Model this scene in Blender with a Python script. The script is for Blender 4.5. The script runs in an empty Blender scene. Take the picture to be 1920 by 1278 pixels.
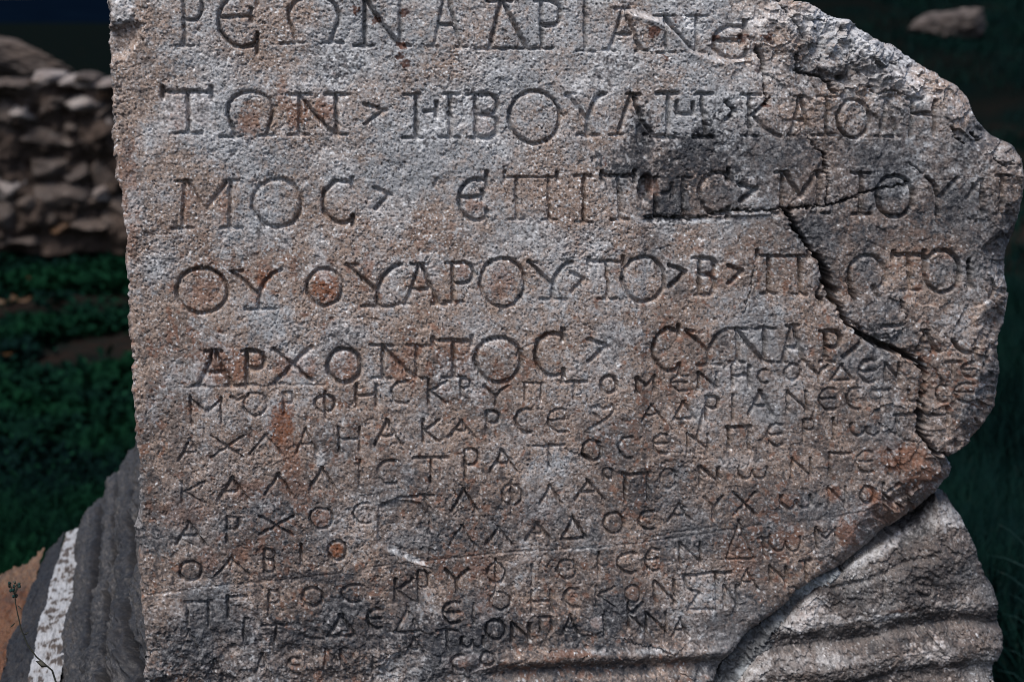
import bpy, math, random
import numpy as np
from mathutils import Vector, Matrix

# ------------------------------------------------------------------ camera, sky, sun, exposure
C = bpy.context.scene.collection
SC = bpy.context.scene
rng = np.random.default_rng(7)
random.seed(7)

EYE = np.array([0.0, -1.5, 1.6])
YAW, PITCH, FPX = math.radians(10.0), math.radians(12.66), 2667.0
FWD = np.array([math.sin(YAW)*math.cos(PITCH), math.cos(YAW)*math.cos(PITCH), -math.sin(PITCH)])
RGT = np.array([math.cos(YAW), -math.sin(YAW), 0.0])
UPV = np.cross(RGT, FWD)
cam = bpy.data.cameras.new('camera')
cam.sensor_width = 36.0
cam.lens = FPX/1920*36
cam.clip_start = 0.05
cam.clip_end = 6000
cam.dof.use_dof = True
cam.dof.focus_distance = 1.56
cam.dof.aperture_fstop = 5.6
camo = bpy.data.objects.new('camera', cam)
C.objects.link(camo)
camo.matrix_world = Matrix(((RGT[0], UPV[0], -FWD[0], EYE[0]), (RGT[1], UPV[1], -FWD[1], EYE[1]),
                            (RGT[2], UPV[2], -FWD[2], EYE[2]), (0, 0, 0, 1)))
SC.camera = camo

SUN_FROM = np.array([-0.30, -0.42, 0.86])
SUN_FROM /= np.linalg.norm(SUN_FROM)
w = bpy.data.worlds.new("World")
SC.world = w
w.use_nodes = True
nt = w.node_tree
sky = nt.nodes.new('ShaderNodeTexSky')
sky.sky_type = 'NISHITA'
sky.sun_disc = False
sky.sun_elevation = math.asin(SUN_FROM[2])
sky.sun_rotation = math.atan2(SUN_FROM[0], SUN_FROM[1])
sky.air_density = 1.0
sky.dust_density = 3.0
nt.links.new(sky.outputs[0], nt.nodes['Background'].inputs[0])
nt.nodes['Background'].inputs[1].default_value = 0.085
sun = bpy.data.lights.new('sun', 'SUN')
sun.energy = 2.0
sun.angle = math.radians(24)
sun.color = (1.0, 0.95, 0.88)
suno = bpy.data.objects.new('sun', sun)
C.objects.link(suno)
suno.rotation_euler = Vector(-SUN_FROM).to_track_quat('-Z', 'Y').to_euler()
SC.view_settings.view_transform = 'Standard'
SC.view_settings.look = 'None'
SC.view_settings.exposure = 0.55
SC.view_settings.gamma = 1.0
SC.cycles.filter_width = 0.9

# ------------------------------------------------------------------ helpers
def ray(px, py):
    px = np.asarray(px, float); py = np.asarray(py, float)
    a = (px-960)/FPX; b = -(py-639)/FPX
    return FWD + a[..., None]*RGT + b[..., None]*UPV

def on_plane(px, py, Y=0.0):
    """point of the vertical plane y=Y seen at photo pixel (px,py)"""
    d = ray(px, py)
    t = (Y-EYE[1])/d[..., 1]
    return EYE + t[..., None]*d

def at_dist(px, py, D):
    d = ray(px, py)
    h = np.hypot(d[..., 0], d[..., 1])
    return EYE + (D/h)[..., None]*d

def tag(o, label=None, cat=None, group=None, kind=None):
    if label: o['label'] = label
    if cat: o['category'] = cat
    if group: o['group'] = group
    if kind: o['kind'] = kind
    return o

def empty(name, loc=(0, 0, 0)):
    o = bpy.data.objects.new(name, None)
    o.empty_display_size = 0.1
    C.objects.link(o)
    o.location = loc
    return o

def mesh_obj(name, verts, faces, mat, parent=None, smooth=True, stain_shade=None):
    """verts (n,3), faces (m,4) or (m,3) int array"""
    verts = np.ascontiguousarray(verts, dtype=np.float32)
    faces = np.ascontiguousarray(faces, dtype=np.int32)
    k = faces.shape[1]
    me = bpy.data.meshes.new(name)
    me.vertices.add(len(verts)); me.vertices.foreach_set('co', verts.ravel())
    me.loops.add(faces.size); me.loops.foreach_set('vertex_index', faces.ravel())
    me.polygons.add(len(faces))
    me.polygons.foreach_set('loop_start', np.arange(0, faces.size, k, dtype=np.int32))
    me.update(calc_edges=True)
    me.polygons.foreach_set('use_smooth', np.full(len(faces), smooth, dtype=bool))
    if stain_shade is not None:
        a = me.color_attributes.new('stain_shade', 'FLOAT_COLOR', 'POINT')
        a.data.foreach_set('color', np.ascontiguousarray(stain_shade, dtype=np.float32).ravel())
    me.materials.append(mat)
    me.validate()
    o = bpy.data.objects.new(name, me)
    C.objects.link(o)
    if parent is not None:
        o.parent = parent
        o.matrix_parent_inverse = Matrix.Translation(-Vector(parent.location))
    return o

# ---- periodic noise tiles
NT = 1024
def tile(lo, hi, beta, seed):
    r = np.random.default_rng(seed)
    f = np.fft.fftfreq(NT)
    fr = np.hypot(f[:, None], f[None, :]); fr[0, 0] = 1
    amp = fr**(-beta)*((fr <= 1/lo) & (fr >= 1/hi))
    z = np.fft.ifft2(np.fft.fft2(r.standard_normal((NT, NT)))*amp).real
    return (z/z.std()).astype(np.float32)
T_FBM = tile(3, 600, 1.7, 1)
T_FBM2 = tile(3, 600, 1.7, 2)
T_FINE = tile(3, 8, 0.5, 3)
T_MID = tile(6, 40, 1.0, 4)
def samp(T, X, Y, sc, ox=0, oy=0):
    x = (X/sc+ox) % NT; y = (Y/sc+oy) % NT
    x0 = np.floor(x).astype(np.int32); y0 = np.floor(y).astype(np.int32)
    fx = x-x0; fy = y-y0
    x0 %= NT; y0 %= NT
    x1 = (x0+1) % NT; y1 = (y0+1) % NT
    return (T[y0, x0]*(1-fx)+T[y0, x1]*fx)*(1-fy)+(T[y1, x0]*(1-fx)+T[y1, x1]*fx)*fy
def sstep(a, b, x):
    t = np.clip((x-a)/(b-a), 0, 1)
    return t*t*(3-2*t)

def worley(X, Y, cell, seed, tilt=False):
    """F1 distance, F2-F1 and a random id per cell"""
    r = np.random.default_rng(seed)
    n = 64
    jx = r.random((n, n)); jy = r.random((n, n)); rid = r.random((n, n))
    gx = X/cell; gy = Y/cell
    ix = np.floor(gx).astype(int); iy = np.floor(gy).astype(int)
    f1 = np.full(X.shape, 9.0); f2 = np.full(X.shape, 9.0); idd = np.zeros(X.shape); ddx = np.zeros(X.shape); ddy = np.zeros(X.shape)
    for dy in (-1, 0, 1):
        for dx in (-1, 0, 1):
            cx = ix+dx; cy = iy+dy
            px = cx+jx[cy % n, cx % n]; py = cy+jy[cy % n, cx % n]
            d = np.hypot(gx-px, gy-py)
            m = d < f1
            f2 = np.where(m, f1, np.minimum(f2, d))
            idd = np.where(m, rid[cy % n, cx % n], idd)
            ddx = np.where(m, gx-px, ddx); ddy = np.where(m, gy-py, ddy)
            f1 = np.where(m, d, f1)
    if tilt:
        a = idd*44.0
        return f1, f2-f1, idd, (ddx*np.cos(a)+ddy*np.sin(a))*cell
    return f1, f2-f1, idd

def seg_dist(X, Y, p, q):
    ax, ay = p; bx, by = q
    vx, vy = bx-ax, by-ay
    L = vx*vx+vy*vy+1e-9
    t = np.clip(((X-ax)*vx+(Y-ay)*vy)/L, 0, 1)
    return np.hypot(X-ax-t*vx, Y-ay-t*vy)
def poly_dist(X, Y, pts):
    d = np.full(X.shape, 1e9)
    for p, q in zip(pts[:-1], pts[1:]):
        d = np.minimum(d, seg_dist(X, Y, p, q))
    return d
def inside(X, Y, pts):
    c = np.zeros(X.shape, bool)
    n = len(pts)
    for i in range(n):
        x0, y0 = pts[i]; x1, y1 = pts[(i+1) % n]
        if y0 == y1: continue
        m = (y0 > Y) != (y1 > Y)
        c ^= m & (X < (x1-x0)*(Y-y0)/(y1-y0)+x0)
    return c
def sdf(X, Y, pts):
    d = poly_dist(X, Y, list(pts)+[pts[0]])
    return np.where(inside(X, Y, pts), d, -d)
def blob(X, Y, x, y, rx, ry, rot=0):
    c, s = math.cos(rot), math.sin(rot)
    u = ((X-x)*c+(Y-y)*s)/rx; v = (-(X-x)*s+(Y-y)*c)/ry
    return np.exp(-(u*u+v*v))

# ------------------------------------------------------------------ materials
def mat_new(name):
    m = bpy.data.materials.new(name)
    m.use_nodes = True
    nt = m.node_tree
    b = nt.nodes['Principled BSDF']
    return m, nt, b
class N:
    """tiny node-building helper"""
    def __init__(s, nt): s.nt = nt; s.L = nt.links.new
    def node(s, t, **kw):
        n = s.nt.nodes.new(t)
        for k, v in kw.items(): setattr(n, k, v)
        return n
    def put(s, sock, v):
        if hasattr(v, 'is_output'): s.L(v, sock)
        else: sock.default_value = v
    def noise(s, vec, scale, detail=4, rough=0.6, dist=0.0):
        n = s.node('ShaderNodeTexNoise')
        s.L(vec, n.inputs['Vector']); n.inputs['Scale'].default_value = scale
        n.inputs['Detail'].default_value = detail; n.inputs['Roughness'].default_value = rough
        n.inputs['Distortion'].default_value = dist
        return n.outputs['Fac']
    def ramp(s, fac, a, b, lo=0.0, hi=1.0):
        n = s.node('ShaderNodeMapRange')
        s.L(fac, n.inputs['Value'])
        n.inputs['From Min'].default_value = a; n.inputs['From Max'].default_value = b
        n.inputs['To Min'].default_value = lo; n.inputs['To Max'].default_value = hi
        return n.outputs[0]
    def mix(s, fac, a, b, mode='MIX'):
        n = s.node('ShaderNodeMix', data_type='RGBA', blend_type=mode)
        s.put(n.inputs[0], fac)
        for sock, v in ((n.inputs[6], a), (n.inputs[7], b)):
            if isinstance(v, tuple) and len(v) == 3: v = v+(1,)
            s.put(sock, v)
        return n.outputs[2]
    def math(s, op, a, b=0.0):
        n = s.node('ShaderNodeMath', operation=op)
        s.put(n.inputs[0], a); s.put(n.inputs[1], b)
        return n.outputs[0]
    def bump(s, h, strength, dist):
        n = s.node('ShaderNodeBump')
        n.inputs['Strength'].default_value = strength; n.inputs['Distance'].default_value = dist
        s.L(h, n.inputs['Height'])
        return n.outputs[0]

def stone_material(name, cool, warm, dark, rust, white, fine=1.0):
    m, nt, b = mat_new(name)
    k = N(nt)
    pos = k.node('ShaderNodeTexCoord').outputs['Object']
    at = k.node('ShaderNodeAttribute', attribute_name='stain_shade')
    sep = k.node('ShaderNodeSeparateColor')
    k.L(at.outputs['Color'], sep.inputs[0])
    A = at.outputs['Alpha']
    n1 = k.noise(pos, 22, 6, 0.7)
    n2 = k.noise(pos, 160, 5, 0.75)
    n3 = k.noise(pos, 420, 3, 0.7)
    n4 = k.noise(pos, 60, 5, 0.72, 0.4)
    tint = k.math('ADD', A, k.ramp(n1, 0.35, 0.65, -0.35, 0.35))
    tint = k.math('ADD', tint, k.ramp(n2, 0.3, 0.7, -0.3, 0.3))
    tc = k.node('ShaderNodeClamp'); k.L(tint, tc.inputs[0])
    col = k.mix(tc.outputs[0], cool, warm)
    # crystalline grain of the marble: pale and dark grains
    col = k.mix(k.ramp(n2, 0.54, 0.74, 0, .5), col, white)
    col = k.mix(k.ramp(n3, 0.45, 0.34, 0, 0.9), col, tuple(0.20*c for c in warm))
    col = k.mix(k.ramp(n3, 0.59, 0.69, 0, 0.65), col, white)
    col = k.mix(k.ramp(n4, 0.46, 0.34, 0, 0.45), col, tuple(0.25*c for c in cool))
    # rust, black lichen and painted shade, bleached and painted-lit patches
    rr = k.math('MULTIPLY', sep.outputs[0], k.ramp(n2, 0.25, 0.6, 0.5, 1.15))
    rc = k.node('ShaderNodeClamp'); k.L(rr, rc.inputs[0])
    col = k.mix(rc.outputs[0], col, rust)
    ww = k.math('MULTIPLY', sep.outputs[2], k.ramp(n2, 0.35, 0.6, 0.2, 1.1))
    wc = k.node('ShaderNodeClamp'); k.L(ww, wc.inputs[0])
    col = k.mix(wc.outputs[0], col, white)
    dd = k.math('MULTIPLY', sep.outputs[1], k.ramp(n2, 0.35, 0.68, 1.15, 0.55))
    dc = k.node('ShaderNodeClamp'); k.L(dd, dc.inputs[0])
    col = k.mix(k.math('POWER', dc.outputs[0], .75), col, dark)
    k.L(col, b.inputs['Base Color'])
    b.inputs['Roughness'].default_value = 0.62
    b.inputs['Specular IOR Level'].default_value = 0.45
    k.L(k.bump(n3, 0.55*fine, 0.0014), b.inputs['Normal'])
    return m

M_STONE = stone_material('weathered_marble', (0.37, 0.38, 0.405), (0.315, 0.235, 0.195), (0.030, 0.033, 0.042), (0.20, 0.075, 0.035), (0.84, 0.86, 0.90))
M_SIDE = stone_material('dark_side_marble', (0.028, 0.030, 0.037), (0.042, 0.035, 0.031), (0.008, 0.009, 0.013), (0.08, 0.04, 0.025), (0.19, 0.18, 0.175))
M_FRAG = stone_material('browned_marble', (0.23, 0.22, 0.22), (0.235, 0.170, 0.138), (0.028, 0.029, 0.034), (0.20, 0.08, 0.04), (0.80, 0.81, 0.84))
M_MORTAR = stone_material('cement_mortar', (0.30, 0.33, 0.36), (0.27, 0.28, 0.29), (0.03, 0.03, 0.035), (0.12, 0.08, 0.05), (0.5, 0.53, 0.56))

# ------------------------------------------------------------------ glyphs (unit boxes, y down)
def arc(cx, cy, rx, ry, a0, a1, n=18):
    return [(cx+rx*math.cos(math.radians(a0+(a1-a0)*i/n)), cy+ry*math.sin(math.radians(a0+(a1-a0)*i/n))) for i in range(n+1)]
def bez(p, q, r, n=10):
    return [((1-t)**2*p[0]+2*t*(1-t)*q[0]+t*t*r[0], (1-t)**2*p[1]+2*t*(1-t)*q[1]+t*t*r[1]) for t in [i/n for i in range(n+1)]]
def hs(x, y, l=.14, r=.14):            # horizontal serif
    return [(x-l, y), (x+r, y)]
def vs(x, y, u=.1, d=.1):
    return [(x, y-u), (x, y+d)]
BOWL = lambda y0, y1: [(0, y0), (.55, y0)]+arc(.55, (y0+y1)/2, .45, (y1-y0)/2, -90, 90, 12)+[(0, y1)]
SMALL = {
 'I': [[(.5, 0), (.5, 1)]],
 'A': [[(.5, 0), (0, 1)], [(.45, 0), (1, 1)], [(.2, .64), (.78, .6)]],
 'L': [[(.5, 0), (0, 1)], [(.45, 0), (1, 1)]],
 'D': [[(.5, 0), (0, 1), (1, .95)], [(.45, 0), (1, .95)]],
 'N': [[(0, 0), (0, 1)], [(0, 0), (1, .85)], [(1, 0), (1, 1)]],
 'M': [[(0, 0), (.05, 1)], [(0, .05), (.5, .55), (1, .1)], [(1, 0), (1, .95)]],
 'H': [[(0, 0), (0, 1)], [(0, .5), (1, .47)], [(1, 0), (1, 1)]],
 'P': [[(0, 0), (0, 1)], BOWL(0, .5)],
 'B': [[(0, 0), (0, 1)], BOWL(0, .46), BOWL(.46, 1)],
 'T': [[(0, .03), (1, 0)], [(.5, 0), (.5, 1)]],
 'PI': [[(-.12, .02), (1.12, 0)], [(0, 0), (0, 1)], [(1, 0), (1, 1)]],
 'G': [[(0, 0), (0, 1)], [(0, .03), (1, 0)]],
 'K': [[(0, 0), (0, 1)], [(1, .02), (.05, .5)], [(.05, .5), (1, .98)]],
 'X': [[(0, 0), (1, 1)], bez((1, 0), (.6, .4), (0, 1))],
 'Y': [[(0, 0), (.5, .52)], bez((1, -.02), (.62, .22), (.5, .55)), [(.5, .5), (.5, 1)]],
 'O': [arc(.5, .5, .5, .5, 0, 360, 28)],
 'C': [arc(.62, .5, .62, .5, -70, -290, 22)],
 'E': [arc(.62, .5, .62, .5, -65, -295, 22), [(.02, .5), (.85, .46)]],
 'F': [arc(.5, .42, .5, .3, 0, 360, 24), [(.5, 0), (.5, 1)]],
 'W': [arc(.25, .55, .25, .45, -150, -360, 12), arc(.75, .55, .25, .45, 180, -30, 12)],
 'S': [[(1, 0), (0, .08), (.05, .42), (.5, .5), (.1, .95), (1, .95)]],
 '>': [[(0, 0), (1, .3), (0, 1)]],
 '-': [[(0, 0), (1, 1)]],
 '/': [[(1, 0), (0, 1)]],
}
BIG = dict(SMALL)
BIG.update({
 'I': [[(.5, 0), (.5, 1)], [(0, 0), (1, 0)], [(0, 1), (1, 1)]],
 'A': [bez((.42, 0), (.3, .5), (.04, 1)), bez((.5, 0), (.7, .5), (.96, 1)), [(.22, .62), (.76, .6)], hs(.42, 0, .2, .26), hs(.04, 1, .18, .16), hs(.96, 1, .16, .2)],
 'L': [[(.42, 0), (.04, 1)], bez((.48, 0), (.6, .6), (1, 1)), hs(.42, 0, .12, .24), hs(.04, 1, .22, .14), hs(1, 1, .2, .14)],
 'D': [[(.45, 0), (.2, 1)], [(.5, 0), (1, 1)], [(-.1, 1), (1.1, 1)], hs(.45, 0, .3, .25)],
 'N': [[(0, 0), (0, 1)], bez((0, .02), (.45, .6), (1, 1)), [(1, 0), (1, 1)], hs(0, 0, .35, .3), hs(0, 1, .3, .25), hs(1, 0, .3, .38), hs(1, 1, .1, .28)],
 'M': [[(.05, 0), (0, 1)], [(.1, 0), (.48, .62), (.9, .06)], [(1, 0), (1, 1)], hs(.05, 0, .2, .12), hs(0, 1, .22, .22), hs(1, 0, .12, .16), hs(1, 1, .2, .26)],
 'H': [[(0, 0), (0, 1)], [(.24, .4), (.55, .38)], [(.57, .18), (.57, .52)], [(.96, 0), (1, 1)], hs(0, 0, .36, .1), hs(0, 1, .4, .2), hs(.96, 0, .18, .28), hs(1, 1, .36, .26)],
 'P': [bez((0, 0), (.06, .5), (.04, 1)), BOWL(0, .52), hs(.04, 1, .4, .5), hs(0, 0, .3, .1)],
 'B': [[(0, 0), (.02, 1)], BOWL(0, .47), BOWL(.47, 1), hs(0, 0, .4, .1), hs(0, 1, .3, .1)],
 'T': [[(0, .02), (1, .04)], vs(0, .02, .08, .14), vs(1, .03, .12, .13), bez((.5, .03), (.55, .5), (.54, 1)), hs(.54, 1, .28, .28)],
 'PI': [[(-.38, .0), (1.3, .0)], vs(-.38, 0, .14, .06), vs(1.3, .0, .12, .08), [(0, 0), (0, 1)], [(1, 0), (1.05, 1)], hs(0, 1, .25, .25), hs(1.05, 1, .25, .2)],
 'K': [[(0, 0), (0, 1)], [(.55, .2), (.05, .52)], bez((.15, .52), (.5, .9), (1, 1)), hs(0, 0, .25, .35), hs(0, 1, .25, .25)],
 'X': [[(0, 0), (1, .9)], bez((1, -.08), (.7, .2), (0, 1)), hs(0, 1, .1, .25), hs(0, .02, .05, .2)],
 'Y': [[(0, 0), (.55, .62)], bez((1, -.02), (.68, .1), (.56, .62)), [(.55, .6), (.57, 1)], hs(.57, 1, .3, .3), hs(0, 0, .03, .2)],
 'C': [arc(.62, .5, .62, .5, -62, -300, 24), vs(.95, .03, .12, .14), vs(.97, .96, .12, .12)],
 'E': [arc(.62, .5, .62, .5, -62, -300, 24), vs(.95, .03, .2, .2), vs(.95, .96, .2, .16), [(.02, .45), (.8, .42)], vs(.8, .42, .14, .1)],
 'W': [[(.16, 1)]+arc(.5, .45, .5, .45, 150, 390, 22)+[(.86, .98)], hs(.16, 1.02, .32, .14), hs(.86, 1, .16, .2)],
})
# kind, x0, y0, x1, y1 (photo pixels)
BIGTXT = """P 344 -15 380 86;E 410 -12 486 88;W 541 -8 636 80;N 684 -8 751 86;A 810 -18 866 88;D 900 2 987 92;P 1015 2 1052 91;I 1082 -6 1115 96;
A 1140 16 1204 95;N 1250 30 1309 99;E 1341 50 1404 111;
T 305 170 396 250;W 427 172 512 255;N 562 178 631 253;> 684 196 722 233;H 781 177 846 258;B 892 177 933 259;O 955 171 1050 269;Y 1063 177 1132 254;
L 1155 178 1224 253;K 1405 178 1462 255;A 1482 181 1520 254;I 1534 182 1566 254;O 1571 187 1631 259;D 1645 185 1684 257;
M 343 340 432 428;O 474 337 566 427;C 605 340 664 418;> 705 353 732 392;E 861 336 916 414;PI 969 333 1028 412;I 1080 330 1110 416;T 1129 328 1190 411;
H 1230 333 1282 406;C 1311 323 1367 402;> 1388 346 1417 378;M 1465 323 1536 400;I 1600 325 1633 402;O 1646 330 1714 407;I 1868 330 1892 402;
O 331 504 427 588;Y 436 510 526 580;O 576 505 642 574;Y 651 498 752 575;A 757 496 825 571;P 848 493 888 566;O 901 484 985 576;Y 992 492 1072 561;> 1072 511 1095 546;
T 1104 488 1168 560;O 1167 482 1247 566;> 1258 498 1286 538;B 1313 485 1342 554;> 1368 500 1394 532;PI 1444 481 1500 552;T 1679 478 1738 546;O 1738 471 1805 550;
A 370 659 438 723;P 463 659 496 722;X 514 656 584 720;O 615 654 677 718;N 718 648 782 709;T 813 637 885 708;O 892 633 978 717;C 1004 624 1058 705;> 1104 636 1139 676;
C 1226 618 1277 697;Y 1289 622 1365 686;N 1386 618 1437 681;A 1467 611 1511 680;P 1549 622 1577 679;A 1722 622 1762 662"""
SMALLTXT = """M 357 744 415 796;O 457 736 501 779;P 533 737 550 776;F 591 736 628 786;H 668 722 706 762;C 735 715 772 756;K 804 713 838 757;P 865 711 884 745;Y 907 724 953 759;PI 984 717 1014 750;
T 1053 715 1100 748;O 1127 705 1157 737;M 1193 706 1228 736;E 1261 705 1294 734;N 1312 700 1346 733;H 1376 688 1408 726;C 1424 695 1446 720;O 1474 684 1502 714;Y 1517 687 1556 719;D 1559 684 1600 714;E 1613 676 1646 718;N 1662 682 1688 718;
T 1780 681 1806 708;E 1810 682 1836 710;
A 335 822 380 864;X 396 817 456 858;L 469 815 530 852;A 555 804 594 850;H 636 802 675 846;A 703 790 752 834;K 794 787 824 829;A 842 789 890 820;P 913 771 937 814;C 967 766 1000 811;E 1027 766 1066 809;
A 1202 758 1246 790;D 1265 754 1304 787;P 1327 745 1350 787;I 1372 742 1382 789;A 1407 736 1453 780;N 1478 735 1513 772;E 1538 729 1572 769;C 1590 728 1618 767;T 1639 732 1670 766;H 1707 734 1728 775;C 1762 726 1784 757;E 1797 721 1835 757;
K 342 901 384 942;A 408 897 465 938;L 498 890 548 928;L 580 877 631 918;I 670 864 679 912;C 709 863 748 907;T 776 857 841 904;P 872 843 897 898;A 918 841 969 884;T 1001 834 1058 876;O 1092 826 1128 864;C 1160 818 1191 858;E 1227 814 1256 852;
N 1291 815 1330 850;PI 1369 802 1407 846;E 1442 797 1472 837;P 1509 787 1528 828;I 1560 784 1569 823;W 1598 783 1654 818;PI 1683 778 1726 815;H 1741 766 1784 798;
A 330 978 384 1020;P 426 970 448 1015;X 486 968 550 1003;O 581 952 623 992;C 662 943 700 981;L 848 916 894 958;F 941 900 977 965;L 1012 911 1054 943;A 1078 899 1132 937;PI 1172 888 1216 940;O 1240 880 1270 918;
N 1316 878 1350 912;W 1387 866 1442 900;N 1486 860 1521 898;G 1557 850 1596 896;E 1608 847 1642 887;N 1670 845 1692 892;
O 337 1052 379 1088;L 404 1046 467 1078;B 496 1031 516 1072;I 561 1021 570 1062;O 615 1014 650 1051;L 843 984 890 1023;L 911 988 960 1020;A 986 980 1032 1011;D 1052 970 1099 1010;O 1132 961 1170 999;C 1199 959 1232 995;A 1256 950 1299 980;Y 1324 936 1358 977;
X 1379 926 1420 967;W 1466 919 1522 954;N 1555 914 1586 951;O 1615 914 1641 944;K 1659 908 1690 950;
PI 352 1128 392 1172;G 428 1119 462 1160;P 504 1109 526 1154;O 567 1102 605 1137;C 640 1097 682 1130;K 742 1085 775 1130;P 785 1070 803 1132;Y 835 1068 878 1109;F 914 1048 946 1110;I 994 1058 1003 1100;O 1045 1050 1081 1085;I 1118 1036 1127 1086;C 1158 1036 1200 1074;
E 1212 1031 1240 1072;N 1278 1020 1316 1062;D 1364 978 1416 1052;W 1445 992 1502 1034;M 1530 988 1568 1028;
O 919 1110 957 1142;H 997 1108 1033 1148;C 1059 1104 1087 1138;K 1118 1098 1152 1137;O 1173 1098 1201 1130;N 1228 1090 1266 1134;S 1287 1077 1338 1148;T 1319 1076 1373 1145;A 1386 1070 1424 1107;N 1446 1064 1475 1094;T 1500 1051 1522 1088;
T 490 1173 545 1206;D 615 1153 667 1194;A 340 1180 372 1215;I 455 1160 462 1200;O 910 1162 948 1196;N 960 1168 992 1200;PI 1013 1157 1034 1184;A 1054 1154 1086 1190;I 1129 1153 1136 1190;K 1180 1130 1206 1178;
A 478 1228 506 1262;N 610 1218 640 1250;
E 690 1142 718 1180;D 742 1140 788 1186;E 830 1128 866 1166;I 884 1130 892 1166;A 760 1196 796 1230;T 820 1180 856 1216;W 864 1182 906 1212;N 1214 1150 1250 1190;A 1262 1160 1292 1196;
T 572 1200 606 1232;K 700 1232 724 1262;E 540 1236 566 1266;A 388 1236 420 1270;C 846 1226 872 1254;O 900 1222 926 1246;
T 1424 1010 1446 1050;P 1480 1100 1494 1128;N 1360 1100 1384 1140"""
def parse(txt):
    out = []
    for it in txt.replace('\n', '').split(';'):
        p = it.split()
        if p: out.append((p[0],)+tuple(float(v) for v in p[1:]))
    return out
STROKES = []      # (points, half width px, depth m)
def add_letters(txt, lib, hw, dep):
    r = random.Random(3)
    for g, x0, y0, x1, y1 in parse(txt):
        k = r.uniform(0.85, 1.12) if hw > 5 else r.uniform(0.66, 1.1)
        for st in lib[g]:
            pts = [(x0+(x1-x0)*u+r.uniform(-.6, .6), y0+(y1-y0)*v+r.uniform(-.6, .6)) for u, v in st]
            thin = abs(st[0][1]-st[-1][1]) < .02 and len(st) == 2
            STROKES.append((pts, hw*k*(0.75 if thin else 1), dep*k*(0.7 if thin else 1)))
add_letters(BIGTXT, BIG, 5.1, 0.0088)
add_letters(SMALLTXT, SMALL, 3.9, 0.0070)
def raw(pts, hw, dep): STROKES.append((pts, hw, dep))
# eta of the second row with its cup-shaped bar, broken letters, ivy-leaf mark and scratches
for p in ([(1253, 178), (1252, 254)], [(1232, 175), (1271, 175)], [(1222, 257), (1264, 257)], [(1269, 192), (1269, 214), (1299, 214), (1299, 194)],
          [(1315, 177), (1322, 254)], [(1303, 176), (1335, 176)], [(1301, 257), (1337, 257)], [(1361, 192), (1378, 208), (1362, 224)],
          [(1713, 185), (1709, 255)], [(1703, 186), (1731, 186)], [(1713, 214), (1754, 214)], [(1754, 190), (1754, 253)],
          bez((1741, 334), (1758, 345), (1761, 375)), [(1761, 370), (1761, 406)], [(1797, 334), (1763, 372)], [(1816, 372), (1838, 338)], [(1842, 338), (1846, 400)],
          [(1604, 562)]+arc(1629, 518, 35, 38, 150, 375, 18)+[(1654, 538)], [(1640, 540), (1652, 560)],
          [(1583, 670), (1621, 640)], [(1660, 614), (1694, 613)], bez((1793, 640), (1806, 672), (1836, 659)), [(1823, 490), (1826, 540)]):
    raw(p, 5.2, 0.009)
for p in ([(1126, 786), (1117, 778), (1110, 775), (1111, 765), (1124, 761), (1132, 768), (1147, 760), (1152, 768), (1143, 781), (1127, 792), (1106, 805)],
          [(747, 933), (813, 927)], [(796, 932), (804, 950), (807, 975), (805, 1000)], [(433, 744), (445, 750), (459, 744)], [(1327, 758), (1308, 826)],
          arc(1140, 887, 9, 9, 0, 360, 14), [(1720, 1100)]+arc(1740, 1105, 16, 17, 0, 360, 16), [(1664, 1095), (1666, 1128)], bez((1590, 1112), (1592, 1136), (1612, 1130))):
    raw(p, 3.8, 0.0045)
for p in (arc(1572, 92, 24, 22, 0, 300, 18), [(1452, 70), (1452, 104)], [(1613, 84), (1615, 112)], [(819, 336), (815, 348)]):
    raw(p, 4.5, 0.0022)
# ruled ledges between the small lines, fine scratches
for p in ([(700, 1062), (804, 1050), (960, 1033), (1117, 1026), (1280, 1010), (1433, 985), (1545, 973), (1640, 955)], [(270, 1116), (420, 1097), (560, 1085), (640, 1074)],
          [(1225, 1008), (1340, 990)], [(340, 726), (450, 724), (610, 722)]):
    raw(p, 3.0, 0.0010)
rs = random.Random(11)
for i in range(150):
    x, y = rs.uniform(300, 1800), rs.uniform(0, 1250); a = rs.uniform(0, 6.28); l = rs.uniform(8, 45)
    raw([(x, y), (x+l*.5*math.cos(a)+rs.uniform(-4, 4), y+l*.5*math.sin(a)), (x+l*math.cos(a), y+l*math.sin(a))], rs.uniform(1.3, 2.2), rs.uniform(.0004, .0011))

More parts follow.
